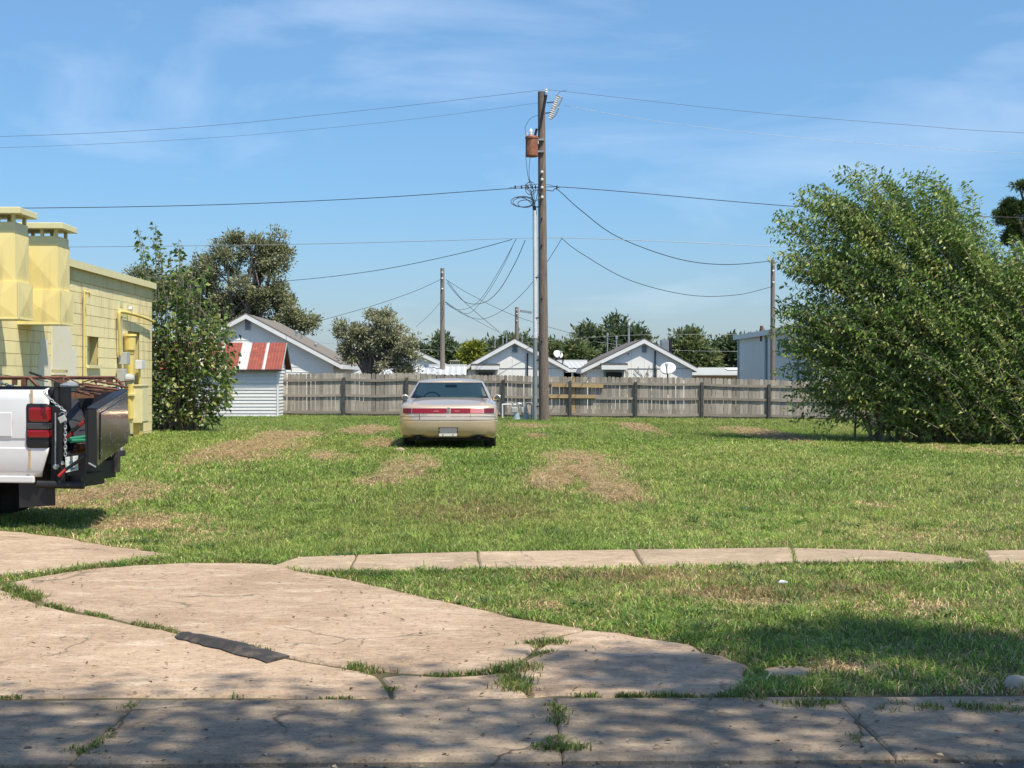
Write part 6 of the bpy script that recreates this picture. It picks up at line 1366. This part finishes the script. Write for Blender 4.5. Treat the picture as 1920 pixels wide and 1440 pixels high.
def weeds():
    rg = np.random.default_rng(15); X_, Y_, H_ = [], [], []
    for pl_, wd, hh in J:
        pts = [G(*p) for p in pl_]
        for a, b in zip(pts[:-1], pts[1:]):
            L_ = (b - a).length; n = int(L_ * wd * 2 * 9000) + 60; t_ = rg.random(n); x = a.x + (b.x - a.x) * t_ + rg.normal(size=n) * wd * .5; y = a.y + (b.y - a.y) * t_ + rg.normal(size=n) * wd * .45
            d = fbm(x * 5, y * 5, 31, 3); ok = d > .42; X_.append(x[ok]); Y_.append(y[ok]); H_.append(rg.uniform(.02, .055, n)[ok] * hh * (.5 + d[ok]))
    x, y, h = map(np.concatenate, (X_, Y_, H_)); n = len(x); dryp = rg.random(n) < .22; c = GREEN[rg.integers(0, 4, n)] * (.65 + .5 * rg.random((n, 1))); c = np.where(dryp[:, None], STRAW[rg.integers(0, 3, n)] * .8, c)
    la = rg.uniform(0, 2 * np.pi, n); lm = rg.random(n) * 1.2; z = np.full(n, .004)
    o = grass_mesh('weeds', x, y, h, .006 * (.7 + .6 * rg.random(n)), np.cos(la) * lm, np.sin(la) * lm, c, 3, z=z); tag(o, 'green weeds and grass growing in the concrete joints', 'weeds', kind='stuff')
weeds()
# rank tufts and broad-leaved weeds standing out of the mown lawn
def tufts():
    rg = np.random.default_rng(23); nt_ = 1500; y0 = 7.2 + rg.random(nt_) ** 1.1 * 30; x0 = y0 * (-.325 + .7 * rg.random(nt_)); ok = ~on_slab(x0, y0) & (x0 > WX + .2) & (fbm(x0 * .8, y0 * .5, 90, 2) > .45); x0, y0 = x0[ok], y0[ok]; k = 34; n = len(x0) * k
    r_ = np.repeat(.03 + .06 * rg.random(len(x0)), k); a = rg.uniform(0, 2 * np.pi, n); q = rg.random(n) ** .5; x = np.repeat(x0, k) + r_ * q * np.cos(a); y = np.repeat(y0, k) + r_ * q * np.sin(a)
    hh = np.repeat(rg.uniform(.05, .12, len(x0)), k) * (.6 + .6 * rg.random(n)); broad = np.repeat(rg.random(len(x0)) < .4, k)
    cb = np.array([[.10, .19, .035], [.16, .26, .045], [.085, .15, .05]])[rg.integers(0, 3, len(x0))]; c = np.repeat(cb, k, 0) * (.6 + .8 * rg.random((n, 1)))
    lm = .5 + 1.1 * q; on_ = on_slab(x, y)
    o = grass_mesh('lawn_tufts', x, y, np.where(broad, hh * .6, hh), np.maximum(np.where(broad, .016, .007), .00045 * y), np.cos(a) * lm, np.sin(a) * lm, c, 3); tag(o, 'taller tufts and weeds standing out of the lawn', 'weeds', kind='stuff')
tufts()
# cracks, grit and fallen leaves
def crack(px, label):
    pts = [G(*p) for p in px]; rr_ = random.Random(len(px)); b = MB(); fine = []
    for a, c in zip(pts[:-1], pts[1:]):
        k = max(2, int((c - a).length / .05)); fine += [a.lerp(c, j / k) + Vector((rr_.uniform(-.012, .012), rr_.uniform(-.012, .012), 0)) for j in range(k)]
    vs = []
    for p in fine: w = rr_.uniform(.003, .007); z = .0165; vs += [(p.x - w, p.y, z), (p.x + w, p.y + w * .5, z)]
    b.add(vs, [(2 * i, 2 * i + 1, 2 * i + 3, 2 * i + 2) for i in range(len(fine) - 1)]); return b.build('crack', M['soil'], curb)
crack([(248, 1318), (240, 1345), (215, 1375), (195, 1395)], ''); crack([(1612, 1345), (1605, 1365), (1618, 1385), (1610, 1408), (1625, 1430)], '')
def scatter():
    rg = np.random.default_rng(4); n = 800; y = 5.4 + rg.random(n) ** 1.3 * 6.0; x = y * rg.uniform(-.36, .4, n); d = rg.normal(size=(n, 3)); d[:, 2] *= .25
    p = np.stack([x, y, np.where(y < 5.7, .006, np.where(y < 6.85, .022, .026))], 1)
    o = leaves_mesh('fallen_leaves', p, d, rg.uniform(.012, .04, n), leafmat('dead_leaf', [(0, (.10, .07, .04)), (.5, (.24, .17, .09)), (1, (.42, .35, .24))], .1), None, seed=4, normal=np.array([[0, 0, 2.]]) * np.ones((n, 1))); tag(o, 'scattered dead leaves and grit on the pavement', 'leaves', kind='stuff')
    n = 900; x = rg.uniform(-2.6, 2.7, n); y = rg.uniform(5.3, 5.75, n); z = np.full(n, .002); pr_ = grass_mesh('road_grit', x, y, rg.uniform(.004, .012, n), rg.uniform(.006, .02, n), rg.normal(size=n), rg.normal(size=n), np.array([[.2, .17, .14]]) * (.4 + 1.2 * rg.random((n, 1))), 1, z=z); tag(pr_, 'grit and small stones along the street gutter', 'grit', kind='stuff')
scatter()
